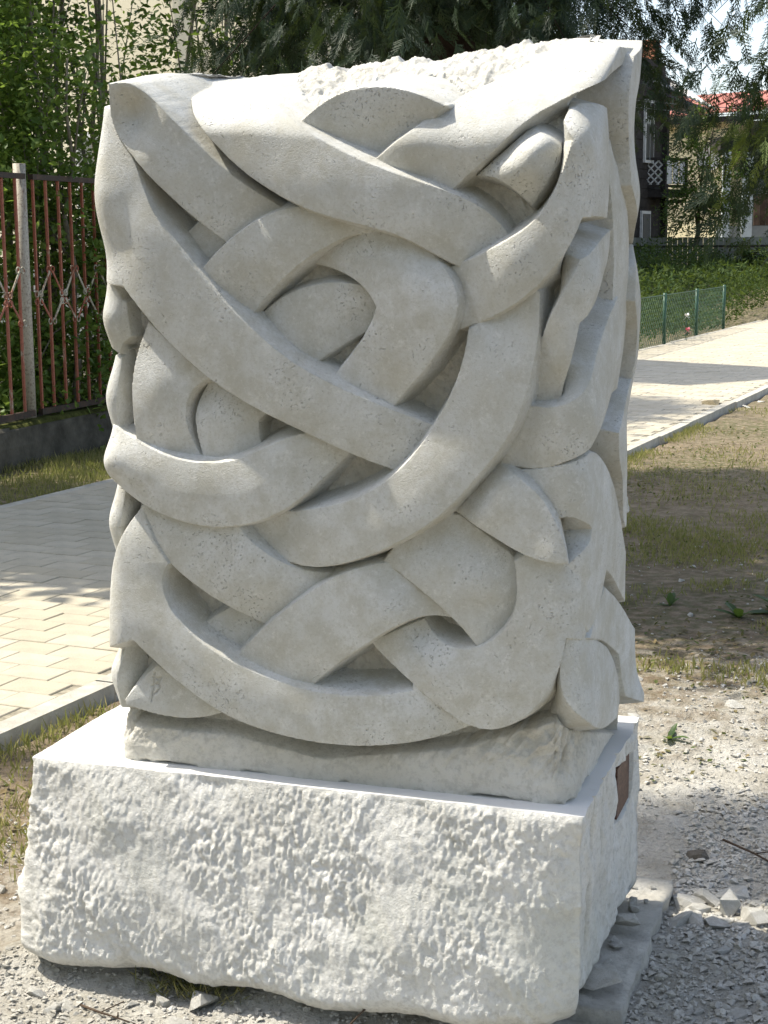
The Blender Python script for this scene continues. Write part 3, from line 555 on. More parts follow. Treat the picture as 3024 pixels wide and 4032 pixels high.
M['yellow_stone'] = mat_rough('sandstone', (0.36, 0.29, 0.17), (0.46, 0.38, 0.24), (0.40, 0.33, 0.2))
M['plaque'] = None
def mat_plaque():
    m_ = NT('brown_granite', 0.5, 0.3)
    k = m_.mix(m_.ramp(m_.voro(140), [(0.2, 0.0), (0.7, 1.0)]), (0.045, 0.020, 0.014), (0.115, 0.058, 0.042))
    k = m_.mix(m_.ramp(m_.noise(45, 5, 0.7), [(0.56, 0.0), (0.68, 0.7)]), k, (0.23, 0.14, 0.11))
    m_.color(k); return m_.mat
M['plaque'] = mat_plaque()
M['rail_dark'] = mat_peeling('dark_rusty_steel', (0.035, 0.026, 0.020), (0.075, 0.045, 0.03), 0.5, 0.62)
M['bar_red'] = mat_peeling('red_oxide_paint', (0.36, 0.115, 0.07), (0.45, 0.34, 0.26), 0.60, 0.66)
M['bar_pale'] = mat_peeling('flaking_pale_paint', (0.50, 0.47, 0.37), (0.30, 0.13, 0.075), 0.50, 0.58)
M['post_pale'] = mat_peeling('weathered_pipe', (0.50, 0.46, 0.38), (0.24, 0.14, 0.09), 0.56, 0.70)
M['wall_old'] = simple('mossy_concrete', (0.085, 0.078, 0.062), 0.95, 0.1, 0.45, 5, 0.8, 30)
M['moss'] = simple('moss', (0.065, 0.070, 0.018), 0.95, 0.1, 0.5, 14, 0.8, 60)
M['leaf_bright'] = mat_leaf('shrub_leaf', (0.080, 0.155, 0.032), (0.215, 0.305, 0.075), 0.45)
M['leaf_dark'] = mat_leaf('dark_shrub_leaf', (0.030, 0.070, 0.016), (0.080, 0.140, 0.030), 0.35)
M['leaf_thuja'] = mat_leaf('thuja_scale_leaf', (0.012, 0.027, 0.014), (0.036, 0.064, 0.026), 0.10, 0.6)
M['leaf_thuja_sunlit'] = mat_leaf('thuja_sunlit_leaf', (0.11, 0.16, 0.035), (0.20, 0.25, 0.06), 0.3, 0.6)  # sunlight on the hanging sprays is put into this brighter leaf colour
M['leaf_weed_shaded'] = mat_leaf('shaded_weed_leaf', (0.018, 0.042, 0.012), (0.060, 0.085, 0.024), 0.18, 0.7, 0.12)  # green darkened: the shade over the weed plot is put into the colour
M['grass'] = mat_leaf('grass_blade', (0.13, 0.145, 0.04), (0.36, 0.31, 0.14), 0.3, 0.6, 0.15)
M['bark'] = simple('bark', (0.10, 0.075, 0.055), 0.95, 0.1, 0.4, 25, 0.6, 60)
M['litter'] = mat_leaf('litter_and_clover', (0.055, 0.085, 0.022), (0.22, 0.165, 0.09), 0.15, 0.7, 0.1)
M['bark_dark'] = simple('dark_bark', (0.035, 0.026, 0.020), 0.95, 0.1, 0.4, 25, 0.6, 60)
M['bark_pale'] = simple('pale_bark', (0.22, 0.20, 0.16), 0.95, 0.1, 0.35, 18, 0.5, 60)
M['twig'] = simple('dry_twig', (0.075, 0.055, 0.04), 0.95, 0.1, 0.3, 40)
M['cream'] = simple('cream_render', (0.66, 0.60, 0.44), 0.9, 0.1, 0.06, 1.5)
M['yellow'] = simple('yellow_render', (0.80, 0.71, 0.46), 0.9, 0.1, 0.10, 2.0)
M['wood_dark'] = simple('dark_old_timber', (0.032, 0.028, 0.025), 0.85, 0.2, 0.35, 6, 0.4, 40)
M['plank'] = simple('weathered_plank', (0.17, 0.115, 0.08), 0.9, 0.15, 0.45, 3, 0.5, 30, 0.65)
M['grey_plank'] = simple('grey_green_board', (0.21, 0.225, 0.19), 0.8, 0.2, 0.12, 4, 0.3, 30, 0.2)
M['frame_white'] = simple('old_white_paint', (0.60, 0.60, 0.57), 0.6, 0.3, 0.15, 9)
M['bluewhite'] = simple('bluish_plaster', (0.42, 0.46, 0.47), 0.85, 0.2, 0.14, 5)
M['grey_render'] = simple('grey_render', (0.24, 0.25, 0.24), 0.9, 0.1, 0.14, 3)
M['red_roof'] = simple('red_painted_sheet', (0.36, 0.135, 0.10), 0.6, 0.3, 0.18, 2)
M['corrugated'] = simple('grey_corrugated_sheet', (0.45, 0.44, 0.42), 0.7, 0.3, 0.25, 3)
M['awning'] = simple('violet_grey_sheet', (0.13, 0.12, 0.17), 0.6, 0.3, 0.15, 4)
M['brick'] = simple('chimney_brick', (0.36, 0.155, 0.09), 0.9, 0.15, 0.35, 5, 0.0, 30, 0.4)
M['white'] = simple('white_enamel', (0.80, 0.80, 0.78), 0.4, 0.4, 0.03, 3)
M['mesh_green'] = simple('green_coated_wire', (0.030, 0.085, 0.055), 0.5, 0.4, 0.2, 5)
M['pink'] = simple('pink_petal', (0.65, 0.20, 0.25), 0.7, 0.2, 0.1, 20)
M['wire'] = simple('grey_cable', (0.25, 0.25, 0.25), 0.6, 0.3, 0.05, 5)
def mat_glass():
    m_ = NT('window_glass', 0.06, 0.8); m_.color((0.03, 0.035, 0.035)); return m_.mat
M['glass'] = mat_glass()

def CP(x, f, z):
    """point x metres right of, f metres ahead of the standpoint"""
    p = r0 * x + fh * f; return Vector((p.x, p.y, z))

# ------------------------------------------------------------------ ground
PATH_K, PATH_N, PATH_F = 0.0995, -3.262, -5.99          # near edge X = PATH_N + K*Y, far edge X = PATH_F + K*Y
def ground_z(X, Y):
    d = -math.sin(yaw) * X + math.cos(yaw) * Y
    rise = 0.75 * np.clip((d - 29) / 12, 0, 1) ** 2 * (3 - 2 * np.clip((d - 29) / 12, 0, 1))
    near = np.exp(-((X + 0.9) ** 2 + (Y - 3.5) ** 2) / 9.0)
    z = 0.05 * fbm(X * 0.9, Y * 0.9, 3) + (0.035 * fbm(X * 5, Y * 5, 5, 0.6)) * (0.35 + 0.65 * near) + 0.022 * near * fbm(X * 26, Y * 26, 4, 0.65)
    e = X - (PATH_N + PATH_K * Y); e2 = X - (PATH_F + PATH_K * Y)
    onpath = np.clip(1 - np.minimum(np.abs(e), 9) / 0.5, 0, 1); onpath = np.where((e < 0.05) & (e2 > -0.05), 1, onpath)
    z = z * (1 - onpath) - 0.045 * onpath * (e < 0.12) * (e2 > -0.12)
    slab = np.clip((0.30 - np.maximum(np.abs(X + 1.2) - 0.7, np.abs(Y - 3.4) - 0.42)) / 0.3, 0, 1)
    heap = 0.050 * np.exp(-((Y - 2.965) / 0.085) ** 2) * np.clip((X + 1.99) / 0.1, 0, 1) * np.clip((-0.55 - X) / 0.15, 0, 1) * (1 - 0.85 * np.exp(-((X + 1.44) / 0.16) ** 2)) * (0.8 + 1.2 * fbm(X * 9, Y * 9, 3))
    return z * (1 - 0.75 * slab) + rise + heap
def axis(lo, hi, fine_lo, fine_hi, step, n):
    a = np.arange(fine_lo, fine_hi, step)
    g = np.geomspace(step, 1.0, n); g = np.cumsum(g) / np.sum(g)
    return np.concatenate([(fine_lo - (fine_lo - lo) * g)[::-1], a, fine_hi + (hi - fine_hi) * g])
gx = axis(-150, 150, -3.3, 0.6, 0.014, 60); gy = axis(-60, 260, 2.35, 6.5, 0.016, 80)
GX, GY = np.meshgrid(gx, gy); GZ = ground_z(GX, GY)
nx_, ny_ = len(gx), len(gy)
idx = np.arange(nx_ * ny_).reshape(ny_, nx_)
gF = np.stack([idx[:-1, :-1], idx[:-1, 1:], idx[1:, 1:], idx[1:, :-1]], -1).reshape(-1, 4)
gme = np_mesh('ground', np.stack([GX, GY, GZ], -1).reshape(-1, 3), gF, True)
dust = np.clip(1.15 - np.hypot((GX + 0.6) / 1.5, (GY - 3.2) / 2.5) / 1.5, 0, 1) + 0.25 * fbm(GX * 1.4, GY * 1.4, 3)
green = np.clip(0.55 + 2.2 * fbm(GX * 0.8 + 3, GY * 0.8, 3), 0, 1) * np.clip((np.hypot(GX + 1, GY - 3.2) - 1.6) / 2, 0, 1)
green = np.where(GX < PATH_F + PATH_K * GY, 0.9, green)
for nm, arr in (('dust', np.clip(dust, 0, 1)), ('green', green)):
    a = gme.attributes.new(nm, 'FLOAT', 'POINT'); a.data.foreach_set('value', arr.ravel().astype(np.float32))
link('ground', gme, M['ground'], kind='structure')
def gz(x, y): return float(ground_z(np.array([x]), np.array([y]))[0])

# ------------------------------------------------------------------ paved path
def build_path():
    ang = -math.atan(PATH_K)
    root = empty('paved_path', (PATH_N, 0, 0), ang, kind='structure')     # local +Y runs along the path, local -X across it
    W = (PATH_N - PATH_F) * math.cos(ang); TOP = 0.052
    MB().sheet([(-W, 1, TOP - .006), (0, 1, TOP - .006), (0, 60, TOP - .006), (-W, 60, TOP - .006)], (0, 0, -0.2)).build('path_bed', M['joint'], root)
    # kerb stones on both edges
    for side in (0, 1):
        x = 0.045 if side == 0 else -W - 0.045
        y = 1.0; me = {}
        k = 0
        while y < 40:
            L = 0.99
            mb = MB().box((0, 0, 0), (0.085, L - 0.008, 0.24))
            if k < 1 and side == 0: kme = mb.mesh('kerb_stone')
            o = link('kerb_stone', kme, M['kerb'], root)
            o.location = (x + R.uniform(-.006, .006), y + L / 2, TOP - 0.12 + R.uniform(-.004, .005)); o.rotation_euler = (R.uniform(-.004, .004), 0, R.uniform(-.006, .006))
            if side == 0 and 14.9 < y < 15.6: o.rotation_euler.z = 0.05; o.location.x += 0.03
            y += L; k += 1
    # pavers: the nearest rows in view one by one, the rest joined
    pw, pl, g = 0.232, 0.154, 0.004
    def block():
        b = 0.003; hx, hy = (pw - g) / 2, (pl - g) / 2; v = []
        for z, i in ((-0.02, 0), (-b, 0), (0, b)):
            v += [(-hx + i, -hy + i, z), (hx - i, -hy + i, z), (hx - i, hy - i, z), (-hx + i, hy - i, z)]
        f = []
        for r_ in (0, 4): f += [(r_, r_ + 1, r_ + 5, r_ + 4), (r_ + 1, r_ + 2, r_ + 6, r_ + 5), (r_ + 2, r_ + 3, r_ + 7, r_ + 6), (r_ + 3, r_, r_ + 4, r_ + 7)]
        return v, f + [(8, 9, 10, 11)]
    bv, bf = block(); me = bpy.data.meshes.new('paver'); me.from_pydata(bv, [], bf); me.update()
    bvn = np.array(bv); bfn = np.array(bf)
    far_v, far_f, tone = [], [], []
    n = 0
    rows = int((44 - 1.2) / pl)
    for r_ in range(rows):
        y = 1.2 + (r_ + 0.5) * pl; off = (r_ % 2) * pw / 2
        for c in range(-1, int(W / pw) + 1):
            x0, x1 = -W + off + c * pw, -W + off + (c + 1) * pw
            x0c, x1c = max(x0, -W), min(x1, 0)
            if x1c - x0c < 0.05: continue
            xc = (x0c + x1c) / 2; sx = (x1c - x0c) / pw
            dz = R.uniform(-.0022, .0022); tx, ty = R.uniform(-.005, .005), R.uniform(-.005, .005)
            wx = PATH_N + math.cos(ang) * xc - math.sin(ang) * y; wy = math.sin(ang) * xc + math.cos(ang) * y
            px_ = math.degrees(math.atan2(wx * r0.x + wy * r0.y, wx * fh.x + wy * fh.y))
            if 4.3 < wy and -14.2 < px_ < -8.5 and wy < 8.7 and n < 300:
                o = link('paver', me, M['paver'], root); o.location = (xc, y, TOP + dz); o.rotation_euler = (tx, ty, R.uniform(-.01, .01)); o.scale = (sx, 1, 1); n += 1
            else:
                v = bvn * (sx, 1, 1); v[:, 2] += v[:, 0] * ty + v[:, 1] * tx + dz + TOP; v[:, 0] += xc; v[:, 1] += y
                far_f.append(bfn + len(far_v) * 12); far_v.append(v); tone.append(np.full(12, R.random()))
    me2 = np_mesh('paver_field', np.concatenate(far_v), np.concatenate(far_f))
    a = me2.attributes.new('tone', 'FLOAT', 'POINT'); a.data.foreach_set('value', np.concatenate(tone).astype(np.float32))
    link('paver_field', me2, M['paver'], root, kind='stuff')
build_path()

# ------------------------------------------------------------------ foundation slab and pedestal
def rough_box(x0, x1, y0, y1, z0, z1, step, amp, seed, noise=9):
    """a box as six gridded sides with weathered, uneven faces"""
    nxx, nyy, nzz = [max(2, int((b - a) / step)) for a, b in ((x0, x1), (y0, y1), (z0, z1))]
    per = [(x0 + (x1 - x0) * i / nxx, y0, 0, -1) for i in range(nxx)] + [(x1, y0 + (y1 - y0) * i / nyy, 1, 0) for i in range(nyy)] + \
          [(x1 - (x1 - x0) * i / nxx, y1, 0, 1) for i in range(nxx)] + [(x0, y1 - (y1 - y0) * i / nyy, -1, 0) for i in range(nyy)]
    P = np.array(per); n = len(per); Z = np.linspace(z0, z1, nzz + 1)
    V = []
    for z in Z:
        s_ = np.arange(n) * step
        d = amp * fbm(s_ * noise + seed, np.full(n, z * noise), 4)
        V.append(np.stack([P[:, 0] + P[:, 2] * d, P[:, 1] + P[:, 3] * d, np.full(n, z)], -1))
    NRg = 14; top = V[-1]
    for j in range(1, NRg + 1):
        f_ = j / NRg; c = np.array([np.clip(top[:, 0], x0 + .3, x1 - .3), np.full(n, (y0 + y1) / 2), np.full(n, z1)]).T
        q_ = top * (1 - f_) + c * f_; q_[:, 2] += amp * 0.6 * fbm(q_[:, 0] * noise, q_[:, 1] * noise, 4); V.append(q_)
    ci = np.arange(n); cj = (ci + 1) % n; r = np.arange(len(V) - 1)
    a = r[:, None] * n + ci[None, :]; b = r[:, None] * n + cj[None, :]
    return np.concatenate(V), np.stack([a, b, b + n, a + n], -1).reshape(-1, 4)
V, F = rough_box(-1.85, -0.505, 3.05, 3.77, -0.08, 0.038, 0.012, 0.030, 3, 14)
link('foundation_slab', np_mesh('foundation_slab', V, F, True), M['slab'], label='low dusty concrete slab showing beside and beneath the rough pedestal', cat='slab')

def build_pedestal():
    X0, X1, Y0, Y1, ZT, ZB = -1.800, -0.572, 2.932, 3.625, 0.500, 0.02
    root = empty('stone_pedestal', (-1.186, 3.28, 0.05), label='wide rough split limestone block with a smooth sawn top under the sculpture', cat='pedestal')
    base = np.array(root.location)
    def side(a, b, n, nrm): return [(a[0] + (b[0] - a[0]) * i / n, a[1] + (b[1] - a[1]) * i / n, nrm[0], nrm[1]) for i in range(n)]
    per = side((X0, Y0), (X1, Y0), 410, (0, -1)) + side((X1, Y0), (X1, Y1), 210, (1, 0)) + side((X1, Y1), (X0, Y1), 90, (0, 1)) + side((X0, Y1), (X0, Y0), 110, (-1, 0))
    P = np.array(per); n = len(P)
    seg = np.hypot(*(np.roll(P[:, :2], -1, 0) - P[:, :2]).T); s_ = np.concatenate([[0], np.cumsum(seg)[:-1]])
    front = P[:, 3] < 0; right = P[:, 2] > 0; left = P[:, 2] < 0
    # smooth normals near corners
    N = P[:, 2:4].copy()
    for _ in range(10): N = (np.roll(N, 1, 0) + N + np.roll(N, -1, 0)) / 3
    N /= np.linalg.norm(N, axis=1)[:, None]
    NZ = 150
    # lower edge of the broken front
    zb = np.full(n, 0.055)
    xs = [-1.84, -1.79, -1.70, -1.60, -1.55, -1.47, -1.41, -1.36, -1.30, -1.24, -1.17, -1.10, -1.02, -0.94, -0.88, -0.81, -0.75, -0.70, -0.65, -0.60, -0.57]
    zs = [.045, .042, .045, .055, .066, .062, .050, .046, .058, .060, .048, .040, .044, .052, .050, .042, .056, .060, .058, .064, .070]
    zb = np.where(front, np.interp(P[:, 0], xs, zs), zb)
    zb = np.where(right, np.interp(P[:, 1], [2.93, 3.0, 3.1, 3.2, 3.35, 3.62], [.09, .07, .05, .05, .05, .05]), zb)
    zb = np.where(left, np.interp(P[:, 1], [2.93, 3.1, 3.62], [.055, .05, .05]), zb)
    zb = zb + 0.006 * fbm(s_ * 30, s_ * 0 + 2.2, 3)
    t = np.linspace(0, 1, NZ)[:, None]
    Z = zb[None, :] + t * (ZT - zb[None, :])
    S = np.broadcast_to(s_[None, :], Z.shape)
    u = (ZT - Z) / (ZT - 0.08)                                     # 0 at the top, 1 at the foot
    bulge = np.where(front[None, :], 0.085 * u ** 0.8, np.where(left[None, :], 0.012 + 0.068 * np.clip((u - 0.25) * 2.2, 0, 1) ** 1.2, 0.0))
    bulge = np.where(right[None, :], -0.010 * u, bulge)
    # the near right arris is broken away towards the foot
    cd = np.hypot(P[:, 0] - X1, P[:, 1] - Y0)
    chip_ = np.exp(-cd / 0.05)[None, :] * (0.004 + 0.085 * u + 0.03 * fbm(Z * 12, S * 2, 3))
    cl = np.exp(-np.hypot(P[:, 0] - X0, P[:, 1] - Y0) / 0.03)[None, :] * 0.03 * u
    undercut = 0.035 * np.clip(1 - (Z - zb[None, :]) / 0.045, 0, 1) ** 2.2
    wf = np.where(front | left, 1.0, 0.0)
    for _ in range(6): wf = (np.roll(wf, 1) + wf + np.roll(wf, -1)) / 3
    q1 = S + 0.03 * fbm(S * 11, Z * 11, 2); q2 = Z + 0.03 * fbm(S * 11 + 7, Z * 11, 2)
    fr = 0.026 * fbm(S * 4.5, Z * 5, 2) + 0.009 * lnoise(q1 * 11 + q2 * 5, q2 * 12) + 0.0048 * lnoise(q1 * 29 - q2 * 9, q2 * 26 + q1 * 4) + (0.0050 * lnoise(q1 * 84 + q2 * 16, q2 * 46) + 0.0070 * fbm(S * 150, Z * 80, 2)) * np.clip(0.85 + 2.6 * fbm(S * 7, Z * 9, 3), 0.25, 1.7)
    drill = np.zeros_like(Z)
    for yc, zl, w_ in ((3.165, 0.30, 0.008), (3.335, 0.22, 0.006), (3.57, 0.12, 0.006), (3.05, 0.14, 0.006)):
        sc = s_[np.argmin(np.abs(P[:, 1] - yc) + (~right) * 9)]
        drill -= 0.020 * np.exp(-((S - sc) / w_) ** 2) * np.clip((Z - zl) / 0.05, 0, 1)
    rr_ = 0.022 * fbm(S * 9, Z * 3, 4) + 0.014 * lnoise(S * 26 + Z * 6, Z * 9) + 0.012 * fbm(S * 55, Z * 22, 3, 0.65) + drill
    d = wf[None, :] * fr + (1 - wf[None, :]) * rr_
    topw = np.clip((ZT - Z) / 0.012, 0, 1)                         # keep the sawn edge crisp
    d = d * (0.35 + 0.65 * topw) + bulge - chip_ - cl - undercut
    # sunk seat for the plaque
    pl = right[None, :] & (P[None, :, 1] > 3.362) & (P[None, :, 1] < 3.532) & (Z > 0.328) & (Z < 0.458)
    d = np.where(pl, -0.020, d)
    V = np.stack([P[None, :, 0] + N[None, :, 0] * d, P[None, :, 1] + N[None, :, 1] * d, Z], -1)
    ci = np.arange(n); cj = (ci + 1) % n; r = np.arange(NZ - 1)
    a = r[:, None] * n + ci[None, :]; b = r[:, None] * n + cj[None, :]
    F = np.stack([a, b, b + n, a + n], -1).reshape(-1, 4)
    # underside
    c0 = V[0].mean(0); under = V[0] * 0.75 + c0 * 0.25; under[:, 2] = 0.048
    Vall = np.concatenate([V.reshape(-1, 3), under]); o_ = NZ * n
    F2 = np.stack([o_ + ci, o_ + cj, cj, ci], -1)
    me = np_mesh('split_block', Vall - base, np.concatenate([F, F2]), True)
    link('split_block', me, M['pedestal'], root)
    # sawn top: rings from the broken edge to the middle
    top = V[-1]; rg = [top]
    for f_ in (0.008, 0.03, 0.1, 0.3, 0.6, 1.0):
        c = np.stack([np.clip(top[:, 0], X0 + .34, X1 - .34), np.full(n, (Y0 + Y1) / 2), np.full(n, ZT)], -1); q_ = top * (1 - f_) + c * f_
        q_[:, 2] = ZT + 0.0015 * fbm(q_[:, 0] * 8, q_[:, 1] * 8, 2); rg.append(q_)
    Vt = np.concatenate(rg) - base; r = np.arange(len(rg) - 1)
    a = r[:, None] * n + ci[None, :]; b = r[:, None] * n + cj[None, :]
    link('sawn_top', np_mesh('sawn_top', Vt, np.stack([a, b, b + n, a + n], -1).reshape(-1, 4), True), M['sawn'], root)
    MB().box((-0.586 - base[0], 3.447 - base[1], 0.393 - base[2]), (0.012, 0.155, 0.117)).build('plaque', M['plaque'], root, label='polished dark brown granite plaque let into the right side')
M['sawn'] = None
def mat_sawn():
    m_ = NT('sawn_limestone', 0.7, 0.3)
    k = m_.mix(m_.ramp(m_.noise(4, 4, 0.6), [(0.35, 0.0), (0.65, 1.0)]), (0.62, 0.62, 0.60), (0.69, 0.69, 0.675))
    k = m_.mix(m_.ramp(m_.noise(25, 4, 0.7), [(0.62, 0.0), (0.72, 0.4)]), k, (0.50, 0.49, 0.45))
    m_.color(k); m_.bump(m_.noise(200, 3), 0.15, 0.002); return m_.mat
M['sawn'] = mat_sawn()
build_pedestal()

# the carver's mark cut in the lowest left ribbon is raised from thin dark strokes set in the stone
def face_point(X, Z, h): 
    return (X, PY0 - h, Z)

# ------------------------------------------------------------------ stones, chips, gravel
def stone_mesh(name, seed, flat, n=13):
    import bmesh
    rr = random.Random(seed); bm = bmesh.new()
    for _ in range(n):
        v = Vector((rr.gauss(0, 1), rr.gauss(0, 1), rr.gauss(0, 1))).normalized() * rr.uniform(0.75, 1.0)
        bm.verts.new((v.x * 0.5, v.y * 0.5 * rr.uniform(.6, 1), v.z * 0.5 * flat))
    q_ = bmesh.ops.convex_hull(bm, input=bm.verts)
    bmesh.ops.delete(bm, geom=[g for g in q_['geom_interior'] if isinstance(g, bmesh.types.BMVert)], context='VERTS')
    me = bpy.data.meshes.new(name); bm.to_mesh(me); bm.free(); return me
chips = [stone_mesh('stone_chip', 100 + i, f_) for i, f_ in enumerate((0.35, 0.5, 0.6, 0.3, 0.75, 0.45, 0.55, 0.4))]
def put_stone(name, me, x, y, size, mat, label, group=None, dz=0.0, rx=0.0, asp=1.0, z=None):
    o = link(name, me, mat, None, label=label, cat='stone', group=group)
    zz = gz(x, y) if z is None else z
    hz = max(abs(v.co.z) for v in me.vertices) * size
    o.location = (x, y, zz + hz * 0.5 + dz); o.scale = (size * asp, size, size)
    o.rotation_euler = (rx + R.uniform(-.25, .25), R.uniform(-.25, .25), R.uniform(0, 6.28)); return o
def solid(me_src, name, mat): 
    me = me_src.copy(); me.name = name; me.materials.clear(); return me
GCH = 'chips of limestone scattered round the pedestal'
LCH = 'small pale limestone chip lying on the dusty ground near the pedestal'
put_stone('stone_lump', solid(chips[4], 'stone_lump', 0), -1.375, 2.865, 0.085, M['chip'], 'largest pale upright stone lump in front of the pedestal, left of centre')
put_stone('stone_lump', solid(chips[2], 'stone_lump', 0), -1.465, 2.855, 0.062, M['chip'], 'pale stone just left of the largest lump before the pedestal')
put_stone('stone_lump', solid(chips[5], 'stone_lump', 0), -1.385, 2.745, 0.090, M['chip'], 'flat white stone flake in front of the largest lump at the bottom edge')
put_stone('stone_shard', solid(chips[6], 'stone_shard', 0), -0.475, 4.03, 0.085, M['chip_dark'], 'dark pointed shard standing up from the rubble right of the pedestal')
put_stone('stone_lump', solid(chips[1], 'stone_lump', 0), -2.39, 3.98, 0.075, M['chip'], 'lone white rock on the sunlit grass left of the pedestal')
put_stone('boulder', solid(chips[4], 'boulder', 0), -1.80, 15.5, 0.30, M['yellow_stone'], 'rounded yellowish stone resting against the displaced kerb', dz=0.03)
put_stone('stone_lump', solid(chips[2], 'stone_lump', 0), -0.365, 3.70, 0.12, M['chip'], 'upright pointed stone with a dark pit in the pile right of the slab', rx=1.2)
put_stone('stone_lump', solid(chips[5], 'stone_lump', 0), -0.565, 3.43, 0.10, M['chip'], 'broken stone block on the slab against the pedestal side', z=0.05, dz=.01)
put_stone('stone_lump', solid(chips[0], 'stone_lump', 0), -0.62, 3.16, 0.15, M['chip'], 'long flat stone wedged under the near right corner of the pedestal', z=0.045, asp=1.6)
spots = []
def scatter(n, fx, fy, s0, s1, lab, z=None):
    for _ in range(n): spots.append((fx(), fy(), R.uniform(s0, s1) * (0.7 + 0.6 * R.random() ** 2), z, lab))
scatter(56, lambda: R.uniform(-1.95, -0.62), lambda: R.uniform(2.66, 2.88), 0.018, 0.045, 'pale limestone chip lying on the ground in front of the pedestal')
scatter(26, lambda: R.gauss(-0.30, 0.10), lambda: R.gauss(3.66, 0.06), 0.06, 0.11, 'angular stone in the rubble pile right of the concrete slab')
scatter(70, lambda: R.uniform(-0.47, -0.10), lambda: R.uniform(2.95, 3.6), 0.018, 0.05, 'pale limestone chip lying on the ground right of the concrete slab')
scatter(42, lambda: R.uniform(-0.58, -0.15), lambda: R.uniform(3.75, 4.6), 0.02, 0.055, 'pale limestone chip lying on dusty ground behind the rubble pile')
scatter(30, lambda: R.uniform(-2.5, -1.95), lambda: R.uniform(2.8, 3.9), 0.02, 0.055, 'pale limestone chip lying on the ground left of the pedestal')
scatter(10, lambda: R.uniform(-0.60, -0.54), lambda: R.uniform(3.1, 3.7), 0.018, 0.05, 'small stone chip lying on top of the concrete slab', 0.042)
scatter(20, lambda: R.uniform(-1.2, -0.3), lambda: R.uniform(4.6, 9.0), 0.03, 0.06, 'small pale stone lying on the patchy lawn right of the sculpture')
for i in range(26): spots.append((-1.65 + R.gauss(0, .18) + .09 * (i % 5), 16.2 + R.uniform(-.6, 2.2), R.uniform(.06, .14), None, 'white stone heaped beside the kerb behind the yellowish boulder'))
for (x, y, s, z, lab) in spots:
    put_stone('stone_chip', R.choice(chips), x, y, s, M['chip'], lab, GCH, z=z, asp=R.uniform(.9, 1.6), dz=(0.0 if z else -0.08 * s))
def gravel():
    Vs, Fs, c = [], [], 0
    bases = []
    for me in [stone_mesh('g', 300 + i, f_, 9) for i, f_ in enumerate((.4, .6, .5))]:
        me.calc_loop_triangles()
        v = np.array([q.co[:] for q in me.vertices]); f = np.array([t_.vertices[:] for t_ in me.loop_triangles]); bases.append((v, f)); bpy.data.meshes.remove(me)
    def add(n, fx, fy, s0, s1):
        nonlocal c
        for _ in range(n):
            v, f = bases[R.randrange(3)]; s = R.uniform(s0, s1) * (0.5 + R.random()); a = R.uniform(0, 6.28); ca, sa = math.cos(a), math.sin(a)
            x, y = fx(), fy(); 
            if -1.99 < x < -0.51 and 2.95 < y < 3.77: continue
            p = np.stack([v[:, 0] * ca - v[:, 1] * sa, v[:, 0] * sa + v[:, 1] * ca, v[:, 2]], -1) * s
            pos.append((x, y, s)); Vs.append(p + (x, y, s * 0.12)); Fs.append(f + c); c += len(v)
    pos = []
    add(1900, lambda: R.uniform(-2.0, -0.5), lambda: R.uniform(2.55, 2.95), .004, .013)
    add(3600, lambda: R.uniform(-0.52, 0.0), lambda: R.uniform(2.85, 4.2), .005, .018)
    add(1500, lambda: R.uniform(-0.7, 0.0), lambda: R.uniform(4.0, 6.2), .004, .014)
    add(900, lambda: R.uniform(-2.6, -1.85), lambda: R.uniform(2.6, 4.2), .005, .016)
    add(260, lambda: R.uniform(-1.4, 0.0), lambda: R.uniform(5.5, 9), .008, .02)
    add(2800, lambda: R.uniform(-0.53, 0.0), lambda: R.uniform(2.85, 4.6), .012, .030)
    add(1500, lambda: R.uniform(-2.05, -0.5), lambda: R.uniform(2.58, 2.93), .008, .022)
    add(700, lambda: R.uniform(-2.6, -1.85), lambda: R.uniform(2.6, 3.8), .010, .024)
    add(900, lambda: R.uniform(-0.8, 0.0), lambda: R.uniform(4.4, 6.0), .010, .026)
    pz = ground_z(np.array([p[0] for p in pos]), np.array([p[1] for p in pos]))
    for v, z in zip(Vs, pz): v[:, 2] += z
    link('gravel', np_mesh('gravel', np.concatenate(Vs), np.concatenate(Fs)), M['gravel'], kind='stuff')
gravel()

# ------------------------------------------------------------------ grass and weeds
def leaf_cloud(name, P, D, Nn, L, W, mat, parent=None, tone=None, fold=0.0, **k):
    """one pointed leaf of four corners per point: P base, D direction, Nn sideways axis"""
    n = len(P); D = D / np.linalg.norm(D, axis=1)[:, None]
    side = np.cross(D, Nn); side /= (np.linalg.norm(side, axis=1)[:, None] + 1e-9)
    L = np.asarray(L).reshape(-1, 1) * np.ones((n, 1)); W = np.asarray(W).reshape(-1, 1) * np.ones((n, 1))
    up_ = np.cross(side, D)
    a = P; b = P + D * L * 0.45 + side * W * 0.5 + up_ * W * fold; c = P + D * L; d = P + D * L * 0.45 - side * W * 0.5 + up_ * W * fold
    V = np.stack([a, b, c, d], 1).reshape(-1, 3); i0 = np.arange(n) * 4
    F = np.concatenate([np.stack([i0, i0 + 1, i0 + 2], -1), np.stack([i0, i0 + 2, i0 + 3], -1)]) if fold else np.stack([i0, i0 + 1, i0 + 2, i0 + 3], -1)
    me = np_mesh(name, V, F)
    t = np.repeat(NR.rand(n) if tone is None else tone, 4)
    at = me.attributes.new('tone', 'FLOAT', 'POINT'); at.data.foreach_set('value', t.astype(np.float32))
    return link(name, me, mat, parent, **k)
